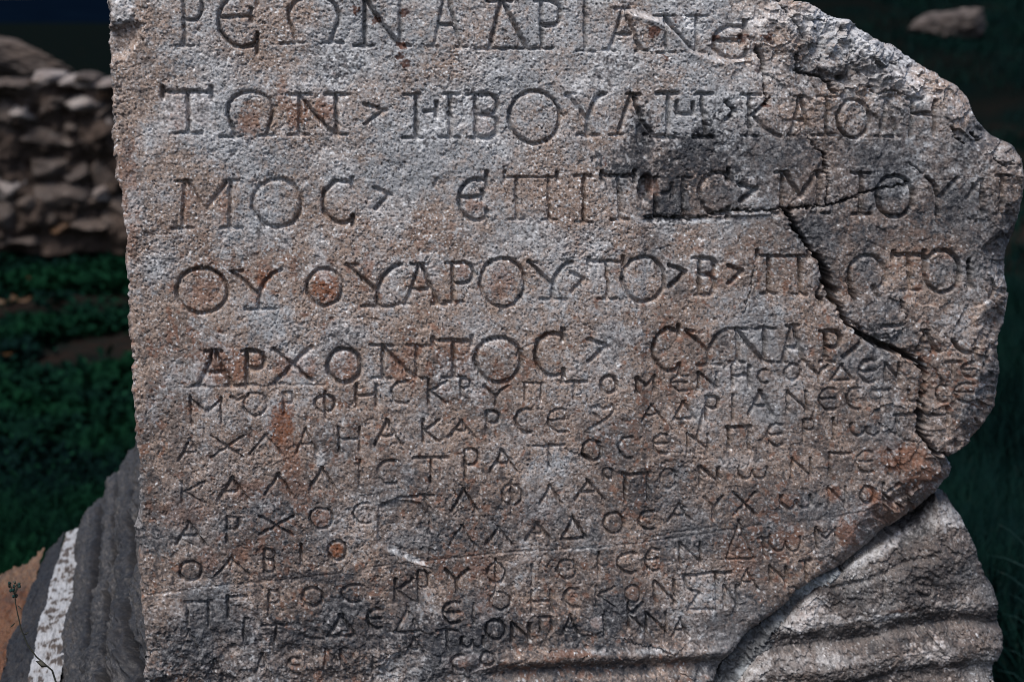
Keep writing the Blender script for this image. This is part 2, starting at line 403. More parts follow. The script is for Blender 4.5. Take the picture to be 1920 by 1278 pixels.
# cracks: points, half width px, depth
CRACKS = [
 ([(1478, 394), (1482, 408), (1489, 421), (1497, 434), (1519, 464), (1538, 486), (1553, 516), (1556, 535), (1561, 550), (1579, 584), (1594, 610), (1617, 629), (1643, 642),
   (1673, 655), (1703, 667), (1726, 682), (1741, 700), (1737, 730), (1731, 760), (1731, 806), (1745, 836), (1760, 851), (1786, 864)], 8.5, 0.075),
 ([(1553, 516), (1545, 535), (1535, 548), (1542, 566)], 5, 0.02),
 ([(1212, 411), (1250, 408), (1300, 412), (1340, 400), (1373, 394), (1422, 396), (1470, 392), (1538, 387), (1576, 379), (1617, 364), (1647, 355), (1707, 344)], 2.6, 0.012),
 ([(1422, 90), (1433, 113), (1433, 162), (1438, 195)], 3.0, 0.012), ([(1424, 92), (1431, 112), (1432, 130)], 6, 0.014),
 ([(1493, 101), (1495, 131), (1512, 139), (1538, 143), (1549, 154), (1564, 173)], 4.2, 0.014),
 ([(1489, 38), (1500, 60), (1512, 75)], 2.5, 0.008), ([(1460, 0), (1475, 22), (1489, 38)], 3, .008),
 ([(1515, 259), (1530, 275), (1547, 289), (1549, 312), (1553, 338), (1550, 385)], 2.4, 0.006), ([(1546, 290), (1549, 318)], 4.5, 0.010),
 ([(1820, 248), (1828, 256), (1835, 263)], 4.5, 0.014), ([(1786, 240), (1794, 256), (1808, 270)], 3, 0.01), ([(1711, 308), (1722, 318), (1733, 323)], 3, 0.008),
 ([(1418, 501), (1412, 525), (1408, 550), (1397, 588)], 1.5, 0.004), ([(1592, 528), (1600, 548), (1605, 565)], 3.2, 0.01),
 ([(1630, 170), (1650, 178), (1668, 168), (1700, 178)], 2.2, 0.006), ([(1866, 300), (1880, 312), (1895, 305)], 3, 0.009),
 ([(1690, 560), (1705, 600), (1690, 640)], 1.8, 0.004), ([(1880, 640), (1862, 655), (1852, 690)], 2.5, 0.006),
 ([(1170, 1200), (1212, 1212), (1240, 1215), (1258, 1232)], 1.6, 0.004), ([(1060, 840), (1100, 860), (1112, 868)], 2.2, .004),
 ([(1735, 835), (1700, 826), (1660, 800)], 1.6, .003), ([(1560, 560), (1590, 600), (1620, 618)], 3, .006),
]
MAINCRACK = CRACKS[0][0]

LEFT = [(199, -60), (200, 0), (205, 100), (212, 200), (220, 300), (228, 400), (234, 480), (242, 600), (250, 720), (256, 800), (262, 950), (268, 1100), (272, 1278), (276, 1400), (330, 2458)]
SIL = [(1440, -60), (1455, -2), (1512, 6), (1540, 22), (1561, 32), (1594, 38), (1617, 58), (1651, 79), (1692, 94), (1726, 120), (1763, 146), (1797, 162), (1820, 192), (1835, 229), (1861, 255),
       (1899, 274), (1914, 300), (1920, 331), (1914, 394), (1904, 438), (1893, 471), (1891, 524), (1895, 539), (1889, 607), (1876, 633), (1878, 700), (1870, 764), (1838, 813), (1816, 843), (1787, 861),
       (1784, 871), (1778, 893), (1761, 918)]
UNDER = [(1761, 918), (1716, 957), (1657, 991), (1630, 1017), (1582, 1058), (1529, 1084), (1496, 1110), (1458, 1148), (1406, 1185), (1369, 1223), (1354, 1249), (1335, 1278), (1318, 1310), (1290, 1420), (1290, 2458)]
OUT_A = SIL+UNDER[1:]+LEFT[::-1]
FRAG = [(1766, 922), (1795, 946), (1817, 976), (1836, 1024), (1851, 1069), (1873, 1107), (1881, 1144), (1881, 1193), (1868, 1234), (1861, 1278), (1850, 1330), (1800, 1420), (1780, 2458),
        (1310, 2458), (1312, 1420), (1345, 1330), (1385, 1278), (1425, 1222), (1462, 1176), (1503, 1136), (1545, 1102), (1592, 1074), (1650, 1036), (1702, 1002), (1744, 968), (1762, 940)]
MORT = [(1330, 1284), (1352, 1256), (1366, 1230), (1404, 1192), (1450, 1160), (1490, 1122), (1528, 1094), (1578, 1066), (1592, 1076), (1548, 1110), (1510, 1146), (1470, 1186), (1436, 1232), (1404, 1284), (1380, 1330), (1312, 1330)]

def chips(X, Y, amt):
    """angular chipped relief"""
    wx = samp(T_FBM, X, Y, 1.2, 50, 9)*9; wy = samp(T_FBM2, X, Y, 1.2, 5, 90)*9
    f1, e, i, t1 = worley(X+wx*.7, Y+wy*.7, 38, 5, True)
    g1, e2, i2, t2 = worley(X+wx*.5, Y+wy*.5, 16, 6, True)
    return amt*((i-.5)*0.0040*sstep(0, .15, e)+t1*.00019+(i2-.5)*0.0016*sstep(0, .2, e2)+t2*.00016)

def build_slab(parts, parent, outline, xs, ys, height, material, back=0.5, wob=1.8):
    """relief cut as a real height field in the stone's front plane; parts: list of (name, mask function)"""
    X, Y = np.meshgrid(xs, ys)
    Xw = X+samp(T_FBM, X, Y, 1.3, 11, 3)*wob
    Yw = Y+samp(T_FBM2, X, Y, 1.3, 31, 7)*wob
    nib = sstep(420, 300, X)
    Xw = Xw+nib*(samp(T_MID, X, Y, 2.0, 8, 61)*1.5+np.clip(samp(T_FBM, X, Y, .6, 99, 3)-1.0, 0, 2)*-5)
    d = sdf(Xw, Yw, outline)
    dep, stain_shade, rim = height(X, Y, d, xs, ys)
    P = on_plane(X, Y, rim)          # the traced outline sits at the depth of the worn rim
    P[..., 1] += dep-rim
    ny, nx = X.shape
    idx = np.arange(nx*ny).reshape(ny, nx)
    q = np.stack([idx[:-1, :-1], idx[1:, :-1], idx[1:, 1:], idx[:-1, 1:]], -1)
    ok = (d > 0)
    fo = ok[:-1, :-1] & ok[1:, :-1] & ok[1:, 1:] & ok[:-1, 1:]
    V = P.reshape(-1, 3)
    S = stain_shade.reshape(-1, 4)
    for name, mask, mt in parts:
        f2 = fo & (mask(X, Y)[:-1, :-1] if mask is not None else True)
        F = q[f2]
        # boundary edges (kept in face winding) and the sides behind them
        E = np.concatenate([F[:, [0, 1]], F[:, [1, 2]], F[:, [2, 3]], F[:, [3, 0]]])
        key = E[:, 0].astype(np.int64)*(nx*ny)+E[:, 1]
        rkey = E[:, 1].astype(np.int64)*(nx*ny)+E[:, 0]
        bd = E[~np.isin(key, rkey)]
        used, inv = np.unique(F, return_inverse=True)
        remap = np.full(nx*ny, -1, np.int64); remap[used] = np.arange(len(used))
        v = V[used]; s = S[used]
        f = inv.reshape(-1, 4)
        bv = np.unique(bd)
        vs_, fs_, ss_ = [v], [f], [s]
        prev = remap.copy()
        base = len(v)
        for dy in (0.006, 0.02, 0.07, back):
            pv = V[bv].copy(); pv[:, 1] = np.maximum(pv[:, 1]+dy, dy)
            jit = samp(T_FBM, pv[:, 0]*1700, pv[:, 2]*1700, 1.0, dy*4000)*0.002
            pv[:, 2] += jit*(dy < .3); pv[:, 0] += jit*(dy < .3)
            cur = np.full(nx*ny, -1, np.int64); cur[bv] = base+np.arange(len(bv))
            fs_.append(np.stack([prev[bd[:, 1]], prev[bd[:, 0]], cur[bd[:, 0]], cur[bd[:, 1]]], -1))
            vs_.append(pv); ss_.append(S[bv])
            base += len(bv); prev = cur
        mesh_obj(name, np.concatenate(vs_), np.concatenate(fs_), mt, parent, True, np.concatenate(ss_))

def carve(X, Y, xs, ys, strokes, wear):
    out = np.zeros(X.shape)
    wx = samp(T_MID, X, Y, 1.3, 77, 20)*0.7; wy = samp(T_MID, X, Y, 1.3, 200, 120)*0.7
    for pts, hw, dep in strokes:
        px = [p[0] for p in pts]; py = [p[1] for p in pts]
        m = hw*2.4+2
        i0, i1 = np.searchsorted(xs, [min(px)-m, max(px)+m]); j0, j1 = np.searchsorted(ys, [min(py)-m, max(py)+m])
        if i1 <= i0 or j1 <= j0: continue
        sl = (slice(j0, j1), slice(i0, i1))
        d = poly_dist(X[sl]+wx[sl], Y[sl]+wy[sl], pts)
        v = np.clip(1-d/hw, 0, 1)
        c = dep*(v**0.8)+dep*0.07*np.exp(-(d/(hw*1.25))**2)
        out[sl] = np.maximum(out[sl], c*wear[sl])
    return out

def base_relief(X, Y):
    """grain, pits and dents of weathered marble (metres into the stone)"""
    right = sstep(1250, 1500, X)
    h = samp(T_FINE, X, Y, 1.25)*0.00012*(1-.35*right)
    h += samp(T_FINE, X, Y, 2.3, 300, 20)*0.00014*(1-.3*right)
    h += samp(T_MID, X, Y, 1.3, 9, 44)*0.00015*(1-.3*right)
    h += samp(T_FBM, X, Y, 1.1, 500, 100)*0.00052*(1-.3*right)
    w1 = samp(T_MID, X, Y, .8, 51, 17)*2.5; w2 = samp(T_MID, X, Y, .8, 15, 70)*2.5
    f1, e, i = worley(X+w1, Y+w2, 6.5, 77)
    h += ((i-.5)*.00028+.00012*f1)*(1-.35*right)
    f1, e, i = worley(X+w2, Y-w1, 14, 78)
    h += (i > .90)*.0011*sstep(.0, .5, e)*(1-.5*right)-(i < .08)*.0006*sstep(0, .4, e)
    p = samp(T_MID, X, Y, 0.62, 610, 33)
    pm = samp(T_FBM2, X, Y, .8, 40, 700)
    h += np.clip(p-1.25-.35*pm*-1, 0, 1.5)*0.0013*(1-.5*right)     # pits
    return h

def height_shaft(X, Y, d, xs, ys):
    right = sstep(1300, 1520, X)
    h = base_relief(X, Y)
    h += samp(T_FBM2, X, Y, 2.2, 120, 60)*0.0012
    h += chips(X, Y, np.clip(.04+.10*right+.25*sstep(1080, 1240, Y)+.3*sstep(500, 620, Y)*sstep(1600, 1700, X), 0, 1))
    # letters, worn unevenly
    wear = np.clip(0.98+0.20*samp(T_FBM, X, Y, .55, 222, 18), .45, 1.25)
    wear *= 1-.6*blob(X, Y, 515, 370, 60, 60)-.35*blob(X, Y, 380, 380, 60, 60)
    wear *= 1-.30*sstep(1090, 1220, Y)*sstep(900, 500, X)
    h += carve(X, Y, xs, ys, STROKES, wear)
    # spalled top right corner
    r = [(1120, -40), (1144, 6), (1179, 28), (1232, 41), (1263, 63), (1292, 98), (1340, 118), (1420, 112)]
    reg = inside(X, Y, r+[(1425, 60), (1440, -60)])
    dr = poly_dist(X, Y, r)
    h += np.where(reg, 0.006*sstep(0, 12, dr), 0)-0.0022*np.exp(-(dr/6)**2)*sstep(1360, 1280, X)
    rgh = blob(X, Y, 1570, 40, 150, 80)+.8*blob(X, Y, 1640, 130, 120, 70)
    h += np.clip(rgh, 0, 1)*(chips(X, Y, 1.3)+samp(T_FBM, X, Y, .5, 15, 320)*0.0028)
    cp = [(196, 62), (214, 44), (250, 34), (272, 48), (262, 82), (236, 112), (206, 120), (190, 110)]
    h += np.where(inside(X+4*samp(T_MID, X, Y, 1.5), Y+4*samp(T_MID, X, Y, 1.5, 99), cp), .007*sstep(0, 16, poly_dist(X, Y, cp[1:7]))+.002, 0)
    # dark socket and the ledge under it
    h += 0.016*sstep(.45, .8, blob(X, Y, 1211, 352, 19, 34, .15))+0.004*sstep(.4, .7, blob(X, Y, 1205, 262, 14, 40, -.2))
    h += 0.003*sstep(0, 5, Y-(408-.03*(X-1200)))*sstep(1200, 1215, X)*sstep(1480, 1440, X)
    h += 0.012*sstep(.5, .8, blob(X, Y, 1576, 146, 12, 8))+.008*sstep(.5, .8, blob(X, Y, 1630, 163, 9, 4))
    h += 0.010*sstep(.5, .8, blob(X, Y, 1101, 857, 13, 7, .5))+.008*sstep(.5, .8, blob(X, Y, 1124, 830, 5, 4))
    # flake lost left of the small tau
    sp = inside(X, Y, [(706, 945), (742, 932), (790, 938), (806, 960), (806, 1010), (800, 1050), (812, 1064), (760, 1052), (730, 1034), (704, 1020)])
    ds = poly_dist(X, Y, [(706, 945), (742, 932), (790, 938), (806, 960), (806, 1010), (800, 1050), (812, 1064), (760, 1052), (730, 1034), (704, 1020), (706, 945)])
    h += np.where(sp, .0035*sstep(0, 7, ds)+samp(T_FBM, X, Y, .5, 5, 5)*.0006, 0)
    # rough remains of the cut away moulding at the foot
    yg = 1259-.035*(X-1050)
    s = Y-yg
    f = sstep(760, 1000, X)*.7+.3
    h += f*(-.004*np.exp(-((s+28)/15)**2)+.006*np.exp(-(s/13)**2)-.004*sstep(8, 30, s))*(1+.35*samp(T_FBM, X, Y, .7, 90, 210))
    low = sstep(1090, 1240, Y)*sstep(1000, 700, X)
    h += low*samp(T_FBM, X, Y, .5, 515, 90)*.0020
    # cracks
    dm = poly_dist(X+samp(T_MID, X, Y, 1.2)*2.2, Y+samp(T_MID, X, Y, 1.2, 90, 9)*2.2, MAINCRACK)
    wm = 6.2+2.5*samp(T_FBM, X, Y, .5, 60, 60)
    wm = np.clip(wm, 3.0, 12)*(1-.6*sstep(470, 400, Y))+4.5*blob(X, Y, 1735, 770, 60, 90)+3*blob(X, Y, 1545, 520, 30, 40)
    h += 0.055*sstep(1.0, .45, dm/wm)+0.004*np.exp(-(dm/(wm*1.7))**2)
    rs2 = np.random.default_rng(5)
    for pts, hw, dep in CRACKS[1:]:
        px = [p[0] for p in pts]; py = [p[1] for p in pts]
        i0, i1 = np.searchsorted(xs, [min(px)-20, max(px)+20]); j0, j1 = np.searchsorted(ys, [min(py)-20, max(py)+20])
        sl = (slice(j0, j1), slice(i0, i1))
        dd = poly_dist(X[sl]+samp(T_MID, X[sl], Y[sl], .9, 9, 400)*1.6, Y[sl]+samp(T_MID, X[sl], Y[sl], .9, 80, 40)*1.6, pts)
        h[sl] += dep*sstep(1, .3, dd/hw)+dep*.12*np.exp(-(dd/(hw*2.5))**2)
    # web of hairline cracks over the broken right part
    wx = samp(T_FBM, X, Y, .8, 70, 1)*16; wy = samp(T_FBM2, X, Y, .8, 3, 41)*16
    f1, e, i = worley(X+wx, Y+wy, 95, 21)
    h += .0012*sstep(.035, .0, e)*sstep(1380, 1560, X)*sstep(.0, .6, samp(T_FBM, X, Y, .6, 17, 800)+.2)
    # the loose fragment sits a little back and tilts
    fr = fragment_mask(X, Y)
    h += np.where(fr, (.002+.000020*(X-1600))*sstep(345, 520, Y), 0)
    # rims
    ww = 9+58*sstep(1420, 1600, X)*sstep(860, 800, Y)+(12*samp(T_FBM, X, Y, .9, 900, 30))*sstep(1450, 1600, X)
    wy_ = np.interp(Y, [-60, 60, 130, 240, 335, 430, 480, 600, 660, 760, 860], [60, 60, 46, 40, 22, 20, 40, 46, 38, 26, 18])
    ww = np.where(X > 1450, np.minimum(ww, wy_+9+6*samp(T_FBM, X, Y, .9, 900, 30)), ww)
    ww = np.where(Y > 860, np.where(X > 1250, 15+37*sstep(1500, 1680, X), 9), ww)
    ww = np.clip(ww, 6, 90)
    t = np.clip(d/ww, 0, 1)
    prof = 1-np.sqrt(np.clip(1-(1-t)**2, 0, 1))
    big = sstep(15, 50, ww)
    slope = (1-big)*prof+big*(.45*prof+.55*(1-t))
    rim = slope*ww*0.00055*(1.0+.25*big)
    h += rim
    rough = big*np.clip(1-t, 0, 1)**.5
    h += rough*sstep(0, .25, t)*(chips(X, Y, 1.0)+samp(T_FBM, X, Y, .6, 333, 90)*.0024)
    # ---- stains: R rust, G black, B bleached and lit edges, A warm
    n1 = samp(T_FBM, X, Y, .9, 44, 400); n2 = samp(T_FBM2, X, Y, .5, 140, 4); n3 = samp(T_MID, X, Y, .9, 14, 8)
    warm = .76+.30*n1+.20*n3+.28*sstep(400, 800, Y)+.25*sstep(330, 230, X)-.55*blob(X, Y, 800, 120, 460, 240)-.3*blob(X, Y, 1450, 80, 300, 120)-.12*blob(X, Y, 1500, 60, 260, 140)
    for (x, y, rx, ry, a) in ((360, 210, 90, 60, .35), (470, 225, 50, 45, .5), (600, 220, 45, 40, .4), (1000, 540, 60, 50, .2), (380, 545, 50, 45, .3), (430, 690, 80, 50, .5), (830, 680, 70, 60, .3), (1210, 900, 200, 80, .15)):
        warm = warm+a*blob(X, Y, x, y, rx, ry)
    n5 = samp(T_FINE, X, Y, 2.6, 61, 610)
    rust = np.zeros(X.shape)
    for (x, y, rx, ry, a) in ((530, 800, 28, 48, .9), (548, 870, 24, 40, .6), (609, 540, 30, 31, .9), (492, 522, 18, 24, .8), (425, 680, 34, 34, .55), (690, 500, 14, 40, .5), (632, 1032, 17, 17, .95), (602, 972, 20, 18, .7),
                              (1700, 860, 60, 34, .75), (1730, 895, 40, 30, .7), (1640, 930, 20, 18, .8), (1590, 1000, 26, 34, .7), (1484, 1005, 26, 24, .6), (1480, 938, 20, 16, .6), (1565, 925, 18, 16, .7), (1660, 960, 60, 26, .45),
                              (1117, 1166, 10, 9, .9), (910, 1130, 18, 30, .5), (1226, 352, 14, 26, .55), (880, 1240, 40, 16, .6), (1070, 1222, 60, 8, .6), (1390, 1050, 40, 40, .4), (450, 1040, 24, 24, .5), (340, 960, 60, 30, .4),
                              (240, 380, 24, 160, .4), (335, 215, 22, 30, .45), (380, 210, 14, 26, .35), (468, 225, 30, 36, .5), (550, 215, 14, 34, .55), (608, 205, 20, 26, .6), (380, 548, 38, 34, .45), (478, 560, 14, 18, .45), (402, 700, 26, 22, .65), (385, 680, 20, 34, .5), (445, 690, 16, 40, .7), (482, 676, 14, 16, .6), (530, 690, 22, 24, .5), (575, 690, 22, 24, .5), (646, 686, 26, 28, .6), (745, 690, 22, 30, .6), (765, 660, 16, 20, .5), (866, 675, 20, 30, .55), (830, 670, 14, 26, .5), (943, 535, 32, 38, .4), (790, 520, 12, 20, .45), (868, 508, 14, 16, .5), (890, 385, 24, 16, .45), (420, 385, 10, 40, .4), (350, 380, 10, 40, .35), (905, 212, 20, 14, .35), (908, 240, 18, 14, .45), (355, 300, 40, 14, .0), (535, 835, 40, 26, .55), (560, 920, 30, 24, .5), (470, 920, 50, 22, .45), (390, 1050, 24, 26, .5), (455, 1040, 20, 22, .6), (1000, 960, 40, 30, .35), (900, 1060, 26, 26, .5), (860, 1068, 14, 18, .6), (930, 1086, 16, 16, .5), (1075, 1120, 14, 14, .6), (1186, 1112, 12, 14, .5), (1660, 350, 60, 40, .0), (470, 225, 30, 30, .35), (570, 215, 12, 26, .5), (610, 210, 14, 20, .45), (530, 180, 12, 40, .4), (745, 680, 20, 26, .4), (845, 660, 30, 26, .4), (640, 690, 24, 26, .35)):
        rust = np.maximum(rust, a*sstep(.30, .68, blob(X, Y, x, y, rx, ry)+.13*n2+.10*n3+.05*n5))
    dotl = ((667, 20, 5), (759, 24, 5), (706, 38, 5), (752, 86, 6), (750, 106, 5), (759, 119, 6), (1273, 34, 7), (1229, 58, 9), (1132, 304, 4), (1399, 71, 6), (1438, 73, 6), (1425, 128, 8), (1346, 71, 4), (1222, 66, 5), (1437, 195, 4), (1250, 110, 3))
    dots = np.zeros(X.shape)
    for x, y, r_ in dotl:
        i0, i1 = np.searchsorted(xs, [x-30, x+30]); j0, j1 = np.searchsorted(ys, [y-30, y+30])
        sl = (slice(j0, j1), slice(i0, i1))
        q = np.hypot(X[sl]-x, Y[sl]-y)+2.2*n3[sl]+1.2*samp(T_FINE, X[sl], Y[sl], 1.6)
        dots[sl] = np.maximum(dots[sl], sstep(r_+3, r_+1, q))
    dark = np.zeros(X.shape)
    for (x, y, rx, ry, a) in ((1205, 290, 34, 100, 1.0), (1300, 310, 150, 70, .95), (1250, 375, 50, 40, .9), (1420, 300, 110, 50, .65), (1500, 350, 120, 60, .5), (1800, 370, 90, 60, .6), (1680, 440, 110, 40, .4), (1620, 300, 130, 60, .45), (1350, 370, 90, 40, .6),
                              (1220, 470, 40, 40, .4), (1270, 540, 24, 40, .4), (1550, 749, 26, 28, .7), (1590, 750, 22, 26, .6), (1620, 810, 60, 26, .5), (1200, 930, 40, 50, .7), (1280, 970, 50, 40, .5), (1560, 865, 40, 40, .5), (1500, 960, 110, 24, .7), (1660, 990, 60, 40, .4),
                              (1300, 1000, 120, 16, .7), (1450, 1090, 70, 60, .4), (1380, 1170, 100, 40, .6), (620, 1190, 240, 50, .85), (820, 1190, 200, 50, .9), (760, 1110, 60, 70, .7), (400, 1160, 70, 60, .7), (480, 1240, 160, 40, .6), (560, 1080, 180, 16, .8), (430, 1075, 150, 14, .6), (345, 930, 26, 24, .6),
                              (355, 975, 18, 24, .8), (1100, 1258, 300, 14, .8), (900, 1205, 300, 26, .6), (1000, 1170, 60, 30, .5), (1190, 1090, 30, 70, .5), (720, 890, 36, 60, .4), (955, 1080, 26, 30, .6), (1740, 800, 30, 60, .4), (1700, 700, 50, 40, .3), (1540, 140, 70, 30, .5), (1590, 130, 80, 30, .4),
                              (1720, 230, 90, 50, .35), (330, 820, 30, 120, .35), (440, 905, 30, 22, .5), (1350, 640, 24, 26, .6), (1500, 640, 26, 20, .4), (1560, 520, 26, 50, .6), (1620, 520, 40, 40, .4), (230, 60, 30, 30, .3)):
        dark = np.maximum(dark, a*sstep(.30, .74, blob(X, Y, x, y, rx, ry)+.20*n2+.16*n3+.05*n5))
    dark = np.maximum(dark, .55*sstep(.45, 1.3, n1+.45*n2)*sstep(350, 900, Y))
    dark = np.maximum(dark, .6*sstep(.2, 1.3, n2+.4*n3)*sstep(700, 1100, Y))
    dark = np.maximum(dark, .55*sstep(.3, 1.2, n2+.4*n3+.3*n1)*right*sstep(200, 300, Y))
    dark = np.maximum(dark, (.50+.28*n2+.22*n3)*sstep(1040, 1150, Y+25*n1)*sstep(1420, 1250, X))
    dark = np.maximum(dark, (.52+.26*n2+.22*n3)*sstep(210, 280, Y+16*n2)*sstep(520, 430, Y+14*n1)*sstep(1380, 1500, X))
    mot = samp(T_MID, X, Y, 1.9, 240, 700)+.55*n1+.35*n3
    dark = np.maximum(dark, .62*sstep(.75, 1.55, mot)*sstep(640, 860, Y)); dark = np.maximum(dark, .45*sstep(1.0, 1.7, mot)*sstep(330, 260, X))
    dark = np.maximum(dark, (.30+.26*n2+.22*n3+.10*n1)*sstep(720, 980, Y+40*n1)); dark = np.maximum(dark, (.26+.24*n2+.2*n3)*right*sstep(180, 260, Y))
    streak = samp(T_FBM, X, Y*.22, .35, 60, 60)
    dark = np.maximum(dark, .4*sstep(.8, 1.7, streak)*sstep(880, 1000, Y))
    white = .55*sstep(.8, 1.9, n2+.5*n3+.4*blob(X, Y, 760, 200, 500, 300))
    for (x, y, rx, ry, a, ro) in ((770, 1045, 46, 7, 1.0, .42), (740, 1032, 16, 8, .9, .2), (1480, 40, 150, 40, .5, 0), (1300, 50, 60, 14, .8, .6), (1200, 30, 60, 14, .8, .4), (1690, 150, 160, 20, .55, .75), (230, 20, 26, 40, .8, 0), (1110, 1026, 60, 5, .6, -.1), (1500, 655, 26, 18, .6, 0), (1385, 870, 60, 20, .35, 0),
                                  (1230, 1220, 50, 9, .9, 0), (1130, 1218, 30, 7, .7, 0), (600, 860, 14, 24, .7, 0), (265, 1240, 14, 60, .7, 0), (260, 960, 10, 90, .5, 0), (1370, 700, 40, 16, .5, 0), (1280, 415, 100, 6, .8, 0), (1740, 250, 20, 8, .5, .6)):  # thin ledge and left-edge entries paint their lit rims pale
        white = np.maximum(white, a*sstep(.3, .8, blob(X, Y, x, y, rx, ry, ro)+.18*n2+.10*n3))
    fl = samp(T_FINE, X, Y, 1.7, 333, 222)+.55*samp(T_MID, X, Y, .9, 70, 200)+.25*n2
    white = np.maximum(white, .95*sstep(1.6, 2.15, fl+.25*n1))
    dk = samp(T_FINE, X, Y, 1.8, 111, 122)+.6*samp(T_MID, X, Y, 1.0, 370, 20)-.15*n2
    dark = np.maximum(dark, .85*sstep(1.55, 2.15, dk))
    rust = np.maximum(rust, .6*sstep(1.2, 2.1, samp(T_MID, X, Y, 1.6, 500, 520)+.7*n1)*sstep(300, 600, Y))
    rust = np.maximum(rust, dots); dark = np.maximum(dark*(1-.85*np.minimum(rust, 1)), dots*.5)
    return h, np.stack([np.clip(rust, 0, 1), np.clip(dark*1.12, 0, 1), np.clip(white, 0, 1), np.clip(warm, -.3, 1.35)], -1), rim

def fragment_mask(X, Y):
    seam = MAINCRACK+[(1900, 900), (1960, 700), (1960, 332), (1820, 332), (1707, 344), (1647, 355), (1617, 364), (1576, 379), (1538, 387)]
    return inside(X, Y, seam)

def height_base(X, Y, d, xs, ys):
    """lower right fragment: a sloping broken top and worn mouldings"""
    h = base_relief(X, Y)*2.4+chips(X, Y, .30)+samp(T_FBM, X, Y, .8, 700, 500)*.0022+np.clip(samp(T_MID, X, Y, 1.0, 333, 40)-1.2, 0, 2)*.0016
    yg = np.interp(X, [1380, 1443, 1529, 1612, 1675, 1769, 1874], [1232, 1215, 1204, 1200, 1186, 1175, 1167])+samp(T_FBM, X, Y, 1.1, 60, 91)*3
    s = Y-yg
    h += np.interp(s, [-260, -120, -60, -34, -20, -4, 4, 16, 42, 66, 82, 96, 125, 160, 400, 1300],
                   [.030, .012, .006, .002, .005, .011, .012, .002, -.006, -.004, .004, .002, -.012, -.016, -.03, -.03])
    h += carve(X, Y, xs, ys, [q for q in STROKES if q[0][0][0] > 1560 and q[0][0][1] > 1080], np.ones(X.shape)*.8)
    nn = samp(T_FBM, X, Y, .8, 210, 61)
    h += .004*sstep(-.2, 1.2, nn)*sstep(-60, -140, s)
    # ledge line through the panel
    dl = poly_dist(X, Y, [(1570, 1110), (1650, 1090), (1700, 1066), (1760, 1050)])
    h += .0035*np.exp(-(dl/6)**2)
    t = np.clip(d/(26+8*nn), 0, 1)
    prof = 1-np.sqrt(np.clip(1-(1-t)**2, 0, 1))
    rim = prof*.017
    t2 = np.clip(d/70, 0, 1)*sstep(1600, 1750, X)+sstep(1750, 1600, X)
    rim = rim+.022*(1-np.clip(t2, 0, 1))**1.6
    h += rim
    n2 = samp(T_FBM2, X, Y, .5, 440, 4); n3 = samp(T_MID, X, Y, .9, 14, 8)
    dark = .46+.28*nn+.62*np.exp(-((s+8)/15)**2)+.5*np.exp(-((s-82)/16)**2)+.45*np.exp(-((s+75)/38)**2)*sstep(1480, 1620, X)+.15*n2  # both groove bands paint recess shade into the dark channel
    white = .6*sstep(.3, .85, blob(X, Y, 1720, 1000, 110, 26, -.35)+.2*n2+.1*n3)
    for (x, y, rx, ry, a, ro) in ((1780, 975, 40, 26, .9, .2), (1640, 1050, 80, 14, .9, -.5), (1500, 1150, 50, 30, .9, -.5), (1660, 1160, 70, 10, .95, -.12), (1545, 1170, 60, 12, .6, 0), (1810, 1140, 50, 14, .5, 0), (1740, 1230, 60, 12, .6, -.3), (1590, 1235, 80, 12, .5, 0), (1420, 1250, 50, 30, .8, -.8), (1480, 1240, 40, 22, .5, 0)):
        b_ = a*sstep(.3, .8, blob(X, Y, x, y, rx, ry, ro)+.22*n2+.12*n3)
        white = np.maximum(white, .7*b_); dark = dark*(1-.7*b_)
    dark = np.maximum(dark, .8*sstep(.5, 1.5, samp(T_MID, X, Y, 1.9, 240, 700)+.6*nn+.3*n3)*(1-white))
    rust = .5*sstep(.3, .8, blob(X, Y, 1690, 1148, 40, 6)+.2*n2)
    fl = samp(T_FINE, X, Y, 1.7, 333, 222)+.55*samp(T_MID, X, Y, .9, 70, 200)
    white = np.maximum(white, .8*sstep(1.5, 2.1, fl))
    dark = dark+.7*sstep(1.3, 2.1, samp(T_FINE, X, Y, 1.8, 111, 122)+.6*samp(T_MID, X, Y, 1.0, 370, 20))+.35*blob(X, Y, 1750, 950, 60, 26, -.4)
    warm = .75+.25*nn+.25*n2
    return h, np.stack([np.clip(rust, 0, 1), np.clip(dark, 0, .95), np.clip(white, 0, 1), np.clip(warm, 0, 1)], -1), rim

def height_mortar(X, Y, d, xs, ys):
    h = .023+samp(T_FBM, X, Y, .6, 8, 8)*.0030+samp(T_MID, X, Y, 1.0, 8, 80)*.0009+samp(T_FINE, X, Y, 1.6)*.00022
    r = np.random.default_rng(9)
    for _ in range(70):                # burst air bubbles
        t = r.random(); x = 1340+t*240+r.normal(0, 10); y = 1284-t*215+r.normal(0, 10); q = r.uniform(2.0, 5.0)
        dd = np.hypot(X-x, Y-y)
        h += .0030*sstep(q, q*.5, dd)-.0010*np.exp(-((dd-q*1.2)/1.4)**2)
    rid = poly_dist(X, Y, [(1372, 1290), (1420, 1222), (1468, 1168), (1520, 1124), (1580, 1072)])
    h -= .006*np.exp(-((rid+5*samp(T_FBM, X, Y, .6, 1, 1))/8)**2)
    t = np.clip(d/7, 0, 1)
    h += .006*(1-np.sqrt(np.clip(1-(1-t)**2, 0, 1)))
    n2 = samp(T_FBM2, X, Y, .5, 44, 40)
    dark = .8*sstep(.2, 1.2, n2+.9*sstep(14, 30, rid))
    white = .5*np.exp(-(rid/9)**2)
    return h, np.stack([0*h, np.clip(dark, 0, 1), np.clip(white, 0, 1), .3+0*h], -1), .017+0*h

